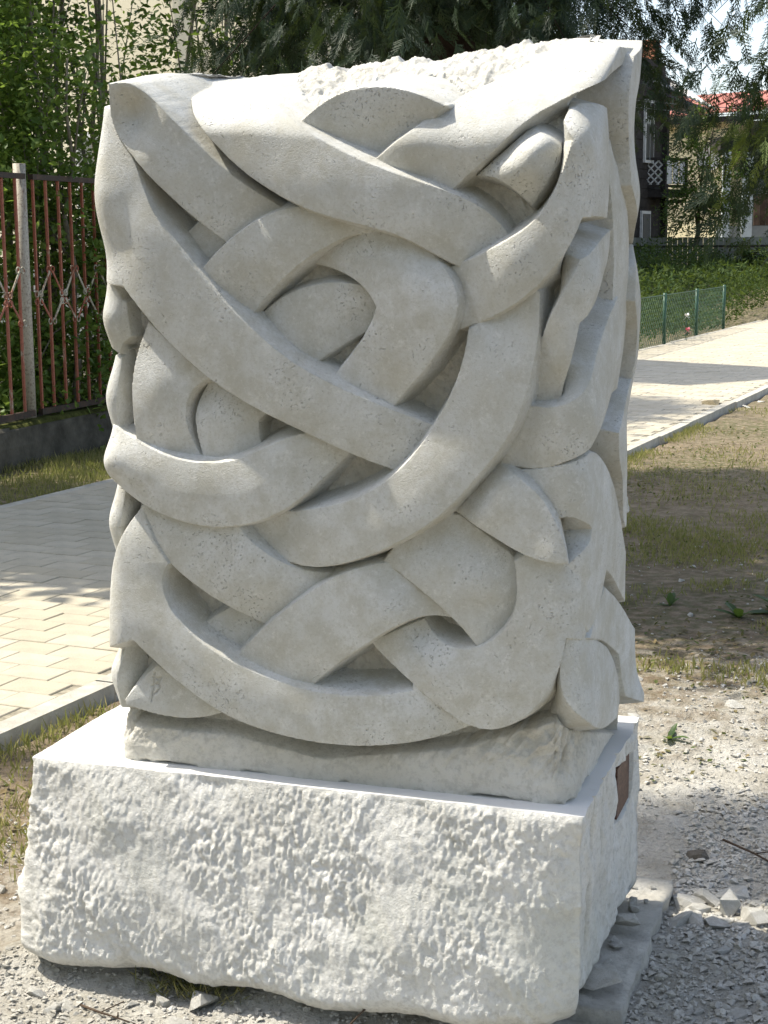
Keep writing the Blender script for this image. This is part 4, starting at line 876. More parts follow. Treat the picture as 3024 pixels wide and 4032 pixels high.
def build_grass():
    P = []; H = []; T = []
    def patch(n, fx, fy, h0, h1, dens, t0, t1):
        x = fx(n); y = fy(n); keep = dens(x, y) > NR.rand(n)
        e = x - (PATH_N + PATH_K * y); e2 = x - (PATH_F + PATH_K * y)
        keep &= ~((e < 0.10) & (e2 > -0.10)); keep &= ~((x > -1.93) & (x < -0.5) & (y > 2.8) & (y < 3.78))
        x, y = x[keep], y[keep]; P.append(np.stack([x, y, ground_z(x, y)], -1)); H.append(NR.uniform(h0, h1, len(x))); T.append(NR.uniform(t0, t1, len(x)))
    U = lambda a, b: (lambda n: NR.uniform(a, b, n))
    clump = lambda s, th, k_: (lambda x, y: np.clip((fbm(x * s, y * s, 3) + th) * k_, 0, 1))
    patch(8000, U(-2.75, -1.85), U(3.25, 6.0), .02, .06, clump(2.2, .03, 4), .5, 1.0)
    patch(5000, lambda n: PATH_N + 0.11 + NR.exponential(.10, n) + PATH_K * 0, U(3.5, 12), .04, .10, lambda x, y: np.ones_like(x) * 0.0, .2, .8)
    yk = NR.uniform(3.6, 14, 5200); xk = PATH_N + PATH_K * yk + 0.12 + NR.exponential(.07, 5200)
    kk = (fbm(xk * 2, yk * 2, 3) > np.where(yk < 5.0, .08, -.05)); P.append(np.stack([xk, yk, ground_z(xk, yk)], -1)[kk]); H.append(NR.uniform(.03, .07, kk.sum())); T.append(NR.uniform(.3, 1, kk.sum()))
    patch(34000, U(-6.25, -4.6), U(5.5, 13), .03, .09, lambda x, y: (x < PATH_F + PATH_K * y - .09) * np.clip(.75 + fbm(x * 2, y * 2, 3) * 2, 0, 1), .2, 1.0)
    patch(30000, U(-2.2, 0.6), U(7.3, 9.5), .02, .055, clump(1.1, .02, 3), .3, 1)
    patch(22000, U(-2.2, 1.0), U(9.5, 15.5), .02, .06, clump(.9, .03, 3), .3, 1)
    patch(16000, U(-1.5, 0.2), U(5.0, 7.6), .02, .06, clump(2.4, -.08, 4), .3, 1)
    p = np.concatenate(P); h = np.concatenate(H); t = np.concatenate(T); n = len(p)
    D = np.stack([NR.normal(0, .45, n), NR.normal(0, .45, n), np.ones(n)], -1)
    leaf_cloud('grass', p, D, NR.normal(0, 1, (n, 3)), h, NR.uniform(.004, .008, n), M['grass'], tone=t, kind='stuff')
    n = 260; x = NR.normal(-1.43, .07, n); y = NR.uniform(2.87, 2.97, n)
    leaf_cloud('dry_grass', np.stack([x, y, ground_z(x, y)], -1), np.stack([NR.normal(0, .8, n), NR.normal(-.3, .4, n), np.ones(n)], -1), NR.normal(0, 1, (n, 3)), NR.uniform(.03, .07, n), .0025, M['grass'], kind='stuff')
build_grass()
def ground_litter():
    n = 15000; x = np.concatenate([NR.uniform(-2.1, .4, n), NR.uniform(-2.8, -1.85, 2600)]); y = np.concatenate([NR.uniform(4.6, 14, n), NR.uniform(3.4, 6.5, 2600)])
    e = x - (PATH_N + PATH_K * y); keep = (e > .12) & (fbm(x * 1.3 + 5, y * 1.3, 3) + .16 > NR.rand(len(x)) * .4) & ~((x > -1.93) & (x < -.5) & (y < 3.8)); x, y = x[keep], y[keep]; m_ = len(x)
    L = NR.uniform(.012, .034, m_); D = np.stack([NR.normal(0, 1, m_), NR.normal(0, 1, m_), NR.uniform(-.1, .5, m_)], -1)
    leaf_cloud('ground_litter', np.stack([x, y, ground_z(x, y) + .004], -1), D, np.stack([NR.normal(0, .3, m_), NR.normal(0, .3, m_), np.ones(m_)], -1), L, L * .6, M['litter'], fold=.08, kind='stuff')
ground_litter()
def weed(x, y, n, L, label, mat='leaf_dark'):
    root = empty('weed_plant', (x, y, gz(x, y)), label=label, cat='weed')
    for i in range(n):
        a = R.uniform(0, 6.28); el = R.uniform(.15, 1.25); l = L * R.uniform(.6, 1.1); w = l * R.uniform(.26, .42)
        d = Vector((math.cos(a) * math.cos(el), math.sin(a) * math.cos(el), math.sin(el))); s_ = Vector((-math.sin(a), math.cos(a), 0)); v = []; f = []
        for j in range(6):
            t = j / 5; p = d * l * t + Vector((0, 0, -0.35 * l * t * t)); ww = w * (0.25 + 1.5 * t * (1 - t) * 1.6) * (1 - 0.6 * t ** 4)
            if j == 5: ww = 0.002
            v += [tuple(p - s_ * ww / 2), tuple(p + Vector((0, 0, -ww * .15))), tuple(p + s_ * ww / 2)]
            if j: b = 3 * j; f += [(b - 3, b - 2, b + 1, b), (b - 2, b - 1, b + 2, b + 1)]
        me = bpy.data.meshes.new('leaf'); me.from_pydata(v, [], f); me.update()
        at = me.attributes.new('tone', 'FLOAT', 'POINT'); at.data.foreach_set('value', [R.uniform(0, .7)] * len(v))
        link('leaf', me, M[mat], root)
weed(-.475, 6.95, 9, .20, 'broad leaved green weed at the right edge of the picture, in the shade')
weed(-.66, 6.85, 7, .14, 'smaller broad leaved weed left of the large one on the right')
weed(-.98, 7.0, 6, .12, 'upright leafy weed on bare soil closest behind the right of the sculpture')
weed(-.70, 5.05, 6, .09, 'thin dry weed on the bright sunlit patch right of the pedestal')
weed(-2.03, 3.62, 5, .07, 'low weed in the grass beside the back left corner of the pedestal')
def twig(pts, rad, label):
    mb = MB(); z = [Vector((p[0], p[1], gz(p[0], p[1]) + p[2])) for p in pts]; mb.tube(z, [rad * (1 - .6 * i / len(z)) for i in range(len(z))], 5)
    if len(z) > 3: mb.tube([z[1], z[1] + (z[2] - z[1]) * .5 + Vector((.02, .03, .02))], rad * .5, 4); mb.tube([z[2], z[2] + (z[3] - z[2]) * .6 + Vector((-.03, .01, .012))], rad * .5, 4)
    mb.build('dry_twig', M['twig'], None, True, label=label, cat='twig')
twig([(-1.07, 2.80, .008), (-1.04, 2.83, .03), (-1.01, 2.86, .055), (-.99, 2.875, .062)], .0028, 'dry forked twig leaning up under the middle of the pedestal front')
twig([(-1.63, 2.79, .008), (-1.57, 2.765, .012), (-1.52, 2.75, .007), (-1.47, 2.735, .008)], .003, 'crooked dark twig on the ground below the left part of the pedestal')
twig([(-.30, 4.75, .01), (-.22, 4.45, .016), (-.17, 4.3, .01), (-.1, 4.25, .01)], .003, 'long curved dark twig on dusty soil right of the pedestal')
twig([(-.42, 4.12, .03), (-.33, 4.05, .02), (-.25, 3.98, .01), (-.2, 3.96, .01)], .0035, 'thick bent twig behind the pile of stones on the right')

# ------------------------------------------------------------------ fence and wall on the left
def build_fence():
    k = 0.0230
    def fp(y, z, dx=0.0): return Vector((-6.30 + k * (y - 10.5) + dx, y, z))
    wr = empty('boundary_wall', (-6.30, 10.5, 0), label='low mossy grey wall carrying the rusty railing behind the path', cat='wall')
    o = wr.location
    mb = MB(); Y0, Y1, n = 2.0, 26.0, 60
    V = []; 
    for i in range(n + 1):
        y = Y0 + (Y1 - Y0) * i / n
        for dx, z in ((.14, -.1), (.15 + .012 * NR.randn(), .17), (.135 + .008 * NR.randn(), .29), (.11, .315 + .008 * NR.randn()), (-.12, .32), (-.15, -.1)):
            V.append(fp(y, z, dx) - o)
    F = [tuple(i * 6 + j if q_ == 0 else (i + 1) * 6 + j for q_, j in ((0, j), (1, j), (1, j + 1), (0, j + 1))) for i in range(n) for j in range(5)]
    mb.add(V, F); mb.build('wall_body', M['wall_old'], wr)
    mb = MB()
    V = []
    n = 160
    for i in range(n + 1):
        y = 6 + 14 * i / n
        h = .322 + .028 * max(0, float(fbm(np.array([y * 2.2]), np.array([1.3]), 3)[0]) + .12)
        V += [fp(y, .30, .125) - o, fp(y, h, .10) - o, fp(y, h + .004, .0) - o, fp(y, .31, -.1) - o]
    F = [(i * 4 + j, (i + 1) * 4 + j, (i + 1) * 4 + j + 1, i * 4 + j + 1) for i in range(n) for j in range(3)]
    mb.add(V, F); mb.build('moss_cushion', M['moss'], wr, True)
    root = empty('metal_railing', (-6.30, 10.5, .32), label='rusty red steel railing with flaking paint and ring ornaments on the wall', cat='fence'); o = root.location
    yp = [8.28, 10.46, 12.64, 14.82, 17.0]
    for y in yp:
        mb = MB(); mb.tube([fp(y, .28, -.03) - o, fp(y, 1.2, -.03) - o, fp(y, 2.22, -.03) - o], .047, 18); me = mb.build('post', M['post_pale'], root, False).data
        me.polygons.foreach_set('use_smooth', [len(p.vertices) == 4 for p in me.polygons])
    for a, b in zip(yp[:-1], yp[1:]):
        MB().bar(fp(a + .05, 2.125, .03) - o, fp(b - .05, 2.125, .03) - o, .045, .04).build('top_rail', M['rail_dark'], root)
        MB().bar(fp(a + .05, .372, .03) - o, fp(b - .05, .372, .03) - o, .04, .045).build('bottom_rail', M['rail_dark'], root)
    def ring(mb, c, rad=.024, tr=.0055, n=12):
        P = [c + Vector((.012 * math.sin(2 * math.pi * i / n) * 0, rad * math.cos(2 * math.pi * i / n), rad * math.sin(2 * math.pi * i / n))) for i in range(n + 1)]
        mb.tube(P, tr, 5, False)
    bars = []; y0 = 10.53
    i = 0; y = 8.35
    for a, b in zip(yp[:-1], yp[1:]):
        for j in range(12):
            y = a + .075 + j * .1765
            if y > b - .06: break
            bars.append((y, j))
    for y, j in bars:
        h = R.random(); mat = M['bar_pale'] if (h < .35 and y > 10.9) else M['bar_red']
        MB().bar(fp(y, .39, .03) - o, fp(y, 2.105, .03) - o, .018).build('bar', mat, root)
    for (y, j), (y2, j2) in zip(bars[:-1], bars[1:]):
        if j2 != j + 1: continue
        mb = MB()
        up_, mid, low = 1.43, 1.25, 1.06
        za, zb_ = (mid, up_) if j % 2 == 0 else (up_, mid)
        mb.bar(fp(y + .02, za, .048) - o, fp(y2 - .02, zb_, .048) - o, .006, .018)
        mb.build('zigzag_strip', M['bar_pale'] if R.random() < .6 else M['bar_red'], root); mb = MB()
        za, zb_ = (mid - .03, low) if j % 2 == 0 else (low, mid - .03)
        mb.bar(fp(y + .02, za, .048) - o, fp(y2 - .02, zb_, .048) - o, .006, .018)
        mb.build('zigzag_strip', M['bar_pale'] if R.random() < .6 else M['bar_red'], root)
    for y, j in bars:
        if not 10.0 < y < 12.7: continue
        for z in ((1.26, 1.20) if j % 2 == 0 else (1.44, 1.05)):
            for dy in (-.030, .030):
                mb = MB(); ring(mb, fp(y + dy, z, .045) - o); mb.build('ring_ornament', M['bar_pale'] if R.random() < .5 else M['bar_red'], root, True)
build_fence()

# ------------------------------------------------------------------ trees and shrubs
def crown_points(n, ells, clumps, spread, shell=0.55):
    """points grouped in clumps spread through a set of ellipsoids (cx,cy,cz,rx,ry,rz)"""
    out = []
    vol = np.array([e[3] * e[4] * e[5] for e in ells]) ** 0.7; vol = vol / vol.sum()
    for e, v in zip(ells, vol):
        m_ = max(3, int(clumps * v)); u = NR.normal(0, 1, (m_, 3)); u /= np.linalg.norm(u, axis=1)[:, None]
        rad = NR.uniform(shell, 1.0, (m_, 1)) ** 0.6
        c = u * rad * np.array(e[3:6]) + np.array(e[:3])
        k_ = NR.randint(0, m_, int(n * v)); sp = spread * NR.uniform(.6, 1.3, m_)[k_][:, None]
        out.append(c[k_] + NR.normal(0, 1, (len(k_), 3)) * sp)
    return np.concatenate(out)
def trunk_mesh(mb, base, top, r0_, r1_, bend=.1, n=7, seg=7):
    P = []
    for i in range(seg + 1):
        t = i / seg; p = Vector(base).lerp(Vector(top), t); p += Vector((R.uniform(-bend, bend), R.uniform(-bend, bend), 0)) * math.sin(math.pi * t) * .8; P.append(p)
    mb.tube(P, [r0_ + (r1_ - r0_) * i / seg for i in range(seg + 1)], n); return P
def tree(name, base, height, tr, ells, nleaf, clumps, leaf, mat, label, group=None, cat='tree', bark='bark', spread=.16, limbs=6, lw=.55, stems=1):
    """ells are relative to the base"""
    root = empty(name, base, label=label, cat=cat, group=group)
    mb = MB(); tips = []
    for s_ in range(stems):
        dx, dy = (R.uniform(-.25, .25), R.uniform(-.25, .25)) if stems > 1 else (0, 0)
        P = trunk_mesh(mb, (dx * .6, dy * .6, -.05), (dx * 2.2 + R.uniform(-.2, .2), dy * 2.2, height), tr, tr * .25)
        for i in range(limbs):
            e = R.choice(ells); a = P[2 + i % (len(P) - 3)]
            u = Vector((R.gauss(0, 1), R.gauss(0, 1), R.gauss(0, .8))).normalized() * .75
            q_ = Vector((e[0] + u.x * e[3], e[1] + u.y * e[4], e[2] + u.z * e[5]))
            md = a.lerp(q_, .5) + Vector((0, 0, .08)); mb.tube([a, md, q_], [tr * .35, tr * .22, tr * .08], 5)
    mb.build('trunk', M[bark], root, True)
    p = crown_points(nleaf, ells, clumps, spread); n = len(p)
    D = np.stack([NR.normal(0, .8, n), NR.normal(0, .8, n), NR.normal(-.1, .5, n)], -1); Nn = np.stack([NR.normal(0, .5, n), NR.normal(0, .5, n), np.ones(n)], -1)
    L = leaf * NR.uniform(.45, 1.45, n)
    leaf_cloud('crown', p, D, Nn, L, L * lw, M[mat], root, fold=.12)
    return root
GH = 'shrubs growing behind the rusty railing'
def shrub(x, f, z0, h, rx, n, mat, label, leaf=.075, stems=3, bark='bark_pale', ry=.55, low=0.0, clumps=110):
    b = CP(x, f, z0); ells = []
    for k_ in range(5):
        t = (k_ + .5) / 5; ells.append((R.uniform(-.25, .25) * rx, R.uniform(-.2, .2), low + (h - low) * t, rx * R.uniform(.7, 1.05), ry, (h - low) * .16))
    return tree('shrub', b, h, .035, ells, n, clumps, leaf, mat, label, GH, 'shrub', bark, .13, 7, .6, stems)
shrub(-3.55, 13.2, .3, 5.2, .85, 9500, 'leaf_bright', 'tall leafy shrub at the upper left edge of the picture', .08, 2)
shrub(-2.95, 13.8, .3, 4.9, .55, 5200, 'leaf_dark', 'darker shrub with bare pale stems behind the fence post', .075, 3, low=1.9)
shrub(-2.62, 12.9, .3, 2.75, .50, 6500, 'leaf_bright', 'bright green bushy shrub against the left edge of the sculpture', .07, 3)
shrub(-3.15, 12.5, .3, 1.9, .55, 4200, 'leaf_bright', 'low green shrub just behind the railing post', .07, 2)
shrub(-2.20, 14.2, .3, 3.1, .42, 2600, 'leaf_bright', 'narrow light green shrub rising in front of the cream wall', .07, 2, low=.8)
shrub(-2.35, 13.4, .3, 1.7, .50, 3600, 'leaf_dark', 'shaded shrub beside the sculpture at railing height', .07, 2)
shrub(-1.55, 14.6, .3, 5.0, .62, 3000, 'leaf_dark', 'dark leaved shrub above the left shoulder of the sculpture', .075, 2, low=1.7)
shrub(-1.02, 15.4, .3, 5.2, .50, 5600, 'leaf_dark', 'dark thicket shrub left of the conifer, above the sculpture', .075, 2, low=1.6)
shrub(-2.75, 15.6, .3, 5.6, .9, 1500, 'leaf_dark', 'thin crowned tall shrub overhanging the cream wall at the top', .08, 2, low=3.6)
shrub(-3.75, 15.2, .3, 5.6, 1.0, 9000, 'leaf_dark', 'dense dark shrub filling the background at the far left', .085, 2)
shrub(-3.2, 12.6, .3, 3.6, .5, 4200, 'leaf_bright', 'middle height bright shrub above the railing post', .065, 2, low=1.2)
shrub(-4.3, 14.5, .3, 5.4, .9, 6000, 'leaf_dark', 'dark shrub behind the tallest one at the far left', .08, 2)
# long bare shoot rising above the stone, and the yellow leaf
def shoot():
    b = CP(-1.92, 12.6, .3); root = empty('tall_shoot', b, label='slender reddish shoot rising above the left top of the sculpture', cat='plant')
    P = [Vector((0, 0, 0)), Vector((-.04, 0, 1.4)), Vector((-.10, 0, 2.5)), Vector((-.19, 0.02, 3.5))]
    MB().tube(P, [.012, .010, .007, .004], 6).build('stem', M['bark_pale'], root, True)
    n = 26; t = NR.uniform(.5, 1, n); p = np.array([P[1].lerp(P[3], (q_ - .3) / .7)[:] for q_ in t]) + NR.normal(0, .05, (n, 3))
    leaf_cloud('leaves', p, np.stack([NR.normal(0, 1, n), NR.normal(0, 1, n), NR.normal(-.2, .3, n)], -1), np.tile([0, 0, 1.], (n, 1)), .11, .06, M['leaf_bright'], root, fold=.1)
shoot()
n = 5200; x = NR.uniform(-6.2, -2.0, n); f = NR.uniform(11.0, 14.0, n)
pp = np.stack([x * r0.x + f * fh.x, x * r0.y + f * fh.y, np.full(n, .28)], -1); keep = pp[:, 0] < -6.45; pp = pp[keep]; n = len(pp)
pp[:, 2] += NR.rand(n) ** 1.3 * .48
Lw = NR.uniform(.05, .14, n)
leaf_cloud('undergrowth', pp, np.stack([NR.normal(0, .9, n), NR.normal(0, .9, n), NR.uniform(0, 1, n)], -1), np.stack([NR.normal(0, .4, n), NR.normal(0, .4, n), np.ones(n)], -1), Lw, Lw * .5, M['leaf_bright'], tone=NR.uniform(.5, 1, n), fold=.1, kind='stuff')
MB().sheet([(-30, 0, .0), (-6.46, 0, .0), (-5.98, 30, .0), (-30, 30, .0)], (0, 0, .28)).build('garden_terrace', M['wall_old'], kind='structure')

# thuja: flat hanging sprays
def frond(L=1.0):
    V = []; F = []
    def blade(a, b, w):
        a = np.array(a); b = np.array(b); t = b - a; s_ = np.array([-t[1], t[0], 0]); s_ = s_ / (np.linalg.norm(s_) + 1e-9) * w / 2
        i = len(V); V.extend([a - s_, a + s_, b + s_ * .35, b - s_ * .35]); F.append((i, i + 1, i + 2, i + 3))
    blade((0, 0, 0), (L, 0, -.08), .03)
    for k_ in range(9):
        t = .12 + .84 * k_ / 9; l = (.30 * (1 - t) ** .8 + .05) * R.uniform(.6, 1.25)
        for sd in (-1, 1):
            a = math.radians(28 + 22 * R.random()); a0 = (t * L, 0, -.08 * t * t); dr = (math.cos(a), sd * math.sin(a))
            e = (a0[0] + dr[0] * l, dr[1] * l, -.10 * t - .14 * l); blade(a0, e, .028)
            if l > .13:
                for q_ in (.35, .62):
                    m_ = tuple(a0[i] + (e[i] - a0[i]) * q_ for i in range(3)); l2 = l * .42
                    a2 = a * .15; blade(m_, (m_[0] + l2 * math.cos(a2), m_[1] + sd * l2 * math.sin(a2), m_[2] - .05), .026)
                    a3 = a * 1.75; blade(m_, (m_[0] + l2 * .7 * math.cos(a3), m_[1] + sd * l2 * .7 * math.sin(a3), m_[2] - .04), .024)
    return np.array(V), np.array(F)
FR = [frond() for _ in range(4)]
def sprays(name, P, axis_, size, mat, parent, tone=None, **k):
    Vs, Fs, Ts = [], [], []; c = 0
    for i in range(len(P)):
        v, f = FR[i % 4]; ax = axis_[i] / np.linalg.norm(axis_[i])
        rnd = NR.normal(0, 1, 3); s_ = np.cross(ax, rnd); s_ /= np.linalg.norm(s_); u = np.cross(ax, s_)
        q_ = (v[:, :1] * ax + v[:, 1:2] * s_ + v[:, 2:3] * u) * size[i] + P[i]
        Vs.append(q_); Fs.append(f + c); c += len(v); Ts.append(np.full(len(v), NR.rand() if tone is None else tone))
    me = np_mesh(name, np.concatenate(Vs), np.concatenate(Fs))
    at = me.attributes.new('tone', 'FLOAT', 'POINT'); at.data.foreach_set('value', np.concatenate(Ts).astype(np.float32))
    return link(name, me, mat, parent, **k)
def thuja(base, height, zlow, rad, nb, label, per=11, size=.2, side=None):
    root = empty('thuja_tree', base, label=label, cat='tree', group='conifers')
    mb = MB(); trunk_mesh(mb, (0, 0, -.1), (0, 0, height), .16, .03, .03, 9); mb.build('trunk', M['bark_dark'], root, True)
    mb = MB(); P, A, S = [], [], []
    for i in range(nb):
        z = zlow + ((height - zlow) * R.random() if i % 4 == 0 else 1.4 * R.random() ** 1.2) ; a = R.uniform(0, 6.28)
        rr = rad * (1 - .75 * (z - zlow) / (height - zlow)) * R.uniform(.75, 1.1)
        if side: rr *= side(a, z)
        o_ = Vector((math.cos(a), math.sin(a), 0)); st = Vector((0, 0, z + .25 * rr)); en = o_ * rr + Vector((0, 0, z - .22 * rr)); md = o_ * rr * .55 + Vector((0, 0, z + .22 * rr))
        if i % 4 == 0: mb.tube([st, md, en], [.007, .004, .0015], 4)
        for k_ in range(per):
            t = .02 + .98 * (k_ + R.random()) / per; p = st.lerp(md, t * 2) if t < .5 else md.lerp(en, t * 2 - 1)
            p = p + Vector((R.gauss(0, .07), R.gauss(0, .07), R.gauss(-.04, .08)))
            P.append(p[:]); A.append((o_ * R.uniform(-.1, .6) + Vector((R.gauss(0, .45), R.gauss(0, .45), R.uniform(-1.4, -.4))))[:]); S.append(size * R.uniform(.65, 1.25))
    mb.build('branches', M['bark_dark'], root, True, kind='stuff')
    sprays('foliage', np.array(P), np.array(A), S, M['leaf_thuja'], root)
    return root
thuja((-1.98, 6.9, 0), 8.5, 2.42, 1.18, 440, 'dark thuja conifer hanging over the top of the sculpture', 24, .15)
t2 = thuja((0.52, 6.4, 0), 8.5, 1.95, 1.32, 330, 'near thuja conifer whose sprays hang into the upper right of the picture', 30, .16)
def bright_branch():
    P, A, S = [], [], []
    for i in range(34):
        p = CP(1.40 + R.gauss(.03, .08), 6.15 + R.gauss(0, .1), 2.05 + R.gauss(0, .10)); P.append((p - t2.location)[:]); A.append((-.35 + R.gauss(0, .3), R.gauss(-.1, .3), R.uniform(-1.1, -.2))); S.append(.12 * R.uniform(.7, 1.2))
    sprays('sunlit_foliage', np.array(P), np.array(A), S, M['leaf_thuja_sunlit'], t2, label='thuja sprays coloured yellow green as if sunlit')
bright_branch()

# ------------------------------------------------------------------ buildings
def house_box(name, x0, x1, f0, f1, z0, z1, mat, parent, o, ang=0.0):
    return MB().box((0, 0, 0), (x1 - x0, f1 - f0, z1 - z0)).build(name, mat, parent)
def frame(x, f, z, ang=0.0, **k): return empty(k.pop('name'), CP(x, f, z), yaw + ang, **k)
# cream building behind the shrubs
cb = frame(-2.4, 20.5, .2, -math.radians(45), name='cream_building', label='sunlit cream rendered building glimpsed through the shrubs on the left', cat='building')
MB().box((-3.2, .9, 3.6), (9.4, 1.8, 7.2)).build('wall', M['cream'], cb)
MB().box((-3.2, -.02, .55), (9.44, .06, 1.1)).build('plinth', M['grey_render'], cb)
for wx in (-5.6, -1.9):
    w = MB().box((wx, -.03, 2.2), (1.2, .08, 1.5)).build('window', M['frame_white'], cb); MB().box((wx, -.08, 2.2), (1.0, .02, 1.3)).build('pane', M['glass'], w)
MB().sheet([(-8.2, -.4, 7.2), (1.8, -.4, 7.2), (1.8, 2.1, 8.2), (-8.2, 2.1, 8.2)], (0, 0, .12)).build('roof', M['red_roof'], cb)

# dark timber house with balcony; its visible side runs away to the right
ha = frame(7.35, 42.0, .35, -math.radians(30), name='timber_house', label='dark old timber house with a lattice balcony right behind the sculpture', cat='house')
# local: +Y along the wall away from us, +X out of the wall
MB().box((-3.5, -5, 2.9), (7.0, 10, 5.8)).build('wall', M['wood_dark'], ha)
for i, z in enumerate(np.arange(.3, 5.6, .24)):
    MB().box((.012, -1.6, z), (.024, 3.2, .225)).build('board', M['wood_dark'], ha)
for yc, zc, hh in ((-1.22, 4.0, 1.55), (-.55, 4.0, 0)):
    if hh:
        w = MB().box((.05, yc, zc), (.07, .62, hh)).build('window', M['frame_white'], ha)
        MB().box((.09, yc - .14, zc), (.02, .22, hh - .14)).build('pane', M['glass'], w); MB().box((.09, yc + .14, zc), (.02, .22, hh - .14)).build('pane', M['glass'], w)
w = MB().box((.05, -1.35, 1.35), (.07, .62, 1.35)).build('window', M['frame_white'], ha); MB().box((.09, -1.35, 1.35), (.02, .5, 1.2)).build('pane', M['glass'], w)
MB().box((.08, -.08, 2.7), (.16, .16, 5.4)).build('corner_post', M['wood_dark'], ha)
# balcony in a frame of its own, parts of the house
bl = MB(); bx0, by0 = 0.0, -1.9
def hl(x, f, z):            # point in the turned frame of the house from standpoint metres
    d = CP(x, f, z) - ha.location; a = -(yaw - math.radians(30)); return Vector((d.x * math.cos(a) - d.y * math.sin(a), d.x * math.sin(a) + d.y * math.cos(a), d.z))
c0, c1, c2, c3 = (6.55, 41.0), (7.22, 41.0), (7.80, 41.25), (7.40, 42.1)
MB().sheet([hl(c0[0], c0[1] , 2.72), hl(c1[0], c1[1], 2.72), hl(c2[0], c2[1], 2.72), hl(c3[0], c3[1], 2.72)], (0, 0, .2)).build('balcony_floor', M['wood_dark'], ha)
def beam(name, a, b, w, mat): return MB().bar(hl(*a), hl(*b), w).build(name, M[mat], ha)
for c in (c1, c2): beam('balcony_post', (c[0], c[1], 2.9), (c[0], c[1], 3.72), .09, 'wood_dark')
beam('balcony_rail', (c0[0], c0[1], 3.68), (c1[0], c1[1], 3.68), .07, 'wood_dark'); beam('balcony_rail', (c1[0], c1[1], 3.68), (c2[0], c2[1], 3.66), .07, 'wood_dark')
beam('balcony_rail', (c0[0], c0[1], 3.0), (c1[0], c1[1], 3.0), .06, 'wood_dark'); beam('balcony_rail', (c1[0], c1[1], 3.0), (c2[0], c2[1], 3.0), .06, 'wood_dark')
for i in range(-3, 4):
    for sg in (-1, 1):
        xa, xb = c0[0] + .1 + i * .19, c0[0] + .1 + i * .19 + .62
        za, zb_ = (3.03, 3.65) if sg > 0 else (3.65, 3.03)
        lo, hi = max(xa, c0[0]), min(xb, c1[0] - .04)
        if hi - lo < .08: continue
        z1_, z2_ = za + (zb_ - za) * (lo - xa) / .62, za + (zb_ - za) * (hi - xa) / .62
        MB().bar(hl(lo, c0[1] + .01 * sg, z1_), hl(hi, c0[1] + .01 * sg, z2_), .032, .016).build('lattice_slat', M['frame_white'], ha)
for i in range(3):
    t0, t1 = .10 + i * .30, .10 + i * .30 + .24
    pa = (c1[0] + (c2[0] - c1[0]) * t0, c1[1] + (c2[1] - c1[1]) * t0); pb = (c1[0] + (c2[0] - c1[0]) * t1, c1[1] + (c2[1] - c1[1]) * t1)
    a, b = hl(pa[0], pa[1], 3.05), hl(pb[0], pb[1], 3.05); nrm = (b - a).cross(Vector((0, 0, 1))).normalized() * .02
    MB().sheet([a, b, b + Vector((0, 0, .58)), a + Vector((0, 0, .58))], nrm).build('balcony_panel', M['frame_white'], ha)
for t in (.15, .5, .85):
    MB().bar(hl(c1[0] + (c2[0] - c1[0]) * t, c1[1] + .02, 2.62), hl(c1[0] + (c2[0] - c1[0]) * t, c1[1] + .6, 2.62), .09).build('joist', M['wood_dark'], ha)
def corrugated():
    V = []; n = 150
    for j in range(2):
        for i in range(n + 1):
            t = i / n; x = 5.2 + (8.50 - 5.2) * t; z = 6.42 + (4.95 - 6.42) * t + .028 * math.sin(i * 2 * math.pi / 5) * .8
            V.append(hl(x, 41.2 + j * 3.4, z + j * .72))
    F = [(i, i + 1, n + 2 + i, n + 1 + i) for i in range(n)]
    V += [v - Vector((0, 0, .05)) for v in V]; k_ = 2 * (n + 1)
    F += [(k_ + i, k_ + n + 1 + i, k_ + n + 2 + i, k_ + i + 1) for i in range(n)] + [(i, k_ + i, k_ + i + 1, i + 1) for i in range(n)]
    MB().add(V, F).build('corrugated_roof', M['corrugated'], ha)
corrugated()
MB().sheet([hl(6.9, 41.5, 5.50), hl(8.40, 41.3, 4.92), hl(8.05, 43.2, 5.02), hl(6.6, 43.4, 5.62)], (0, 0, -.06)).build('awning_sheet', M['awning'], ha)
MB().sheet([hl(6.75, 41.9, 5.45), hl(7.55, 41.6, 4.92), hl(7.6, 41.6, 5.10), hl(6.85, 41.9, 5.62)], (0.05, 0.05, 0)).build('eave_board', M['plank'], ha)

# yellow house with red lean-to roof and plank gable
hb = frame(10.0, 52.0, .4, -math.radians(40), name='yellow_house', label='house with sunlit yellow wall, red sheet roof and plank gable behind the young tree', cat='house')
def L_(x, f, z): return Vector(((x - 10.0) * 1.3, f - 52.0, z - .4))
MB().box(L_(8.3, 56, 2.9), (7.2, 8, 5.0)).build('wall', M['yellow'], hb)
MB().box(L_(13.3, 57.2, 2.9), (5.7, 8, 5.0)).build('porch_wall', M['grey_render'], hb)
MB().sheet([L_(4.6, 51.2, 5.47), L_(15.5, 51.2, 5.58), L_(15.5, 53.8, 6.35), L_(4.6, 53.8, 6.30)], (0, 0, .06)).build('lean_to_roof', M['red_roof'], hb)
for i in range(14):
    x = 5.0 + i * .62
    MB().bar(L_(x, 51.2, 5.55 + (x - 4.6) * .0101), L_(x + .28, 53.7, 6.37), .035, .05).build('roof_seam', M['red_roof'], hb)
MB().box(L_(9.5, 51.35, 5.36), (12.8, .10, .16)).build('fascia', M['wood_dark'], hb)
G40 = math.radians(40)
def G_(x, f, z):            # the gable wing stands square to the view, turned against the rest of the house
    dx, df = x - 10.0, f - 52.0; return Vector((dx * math.cos(G40) - df * math.sin(G40), dx * math.sin(G40) + df * math.cos(G40), z - .4))
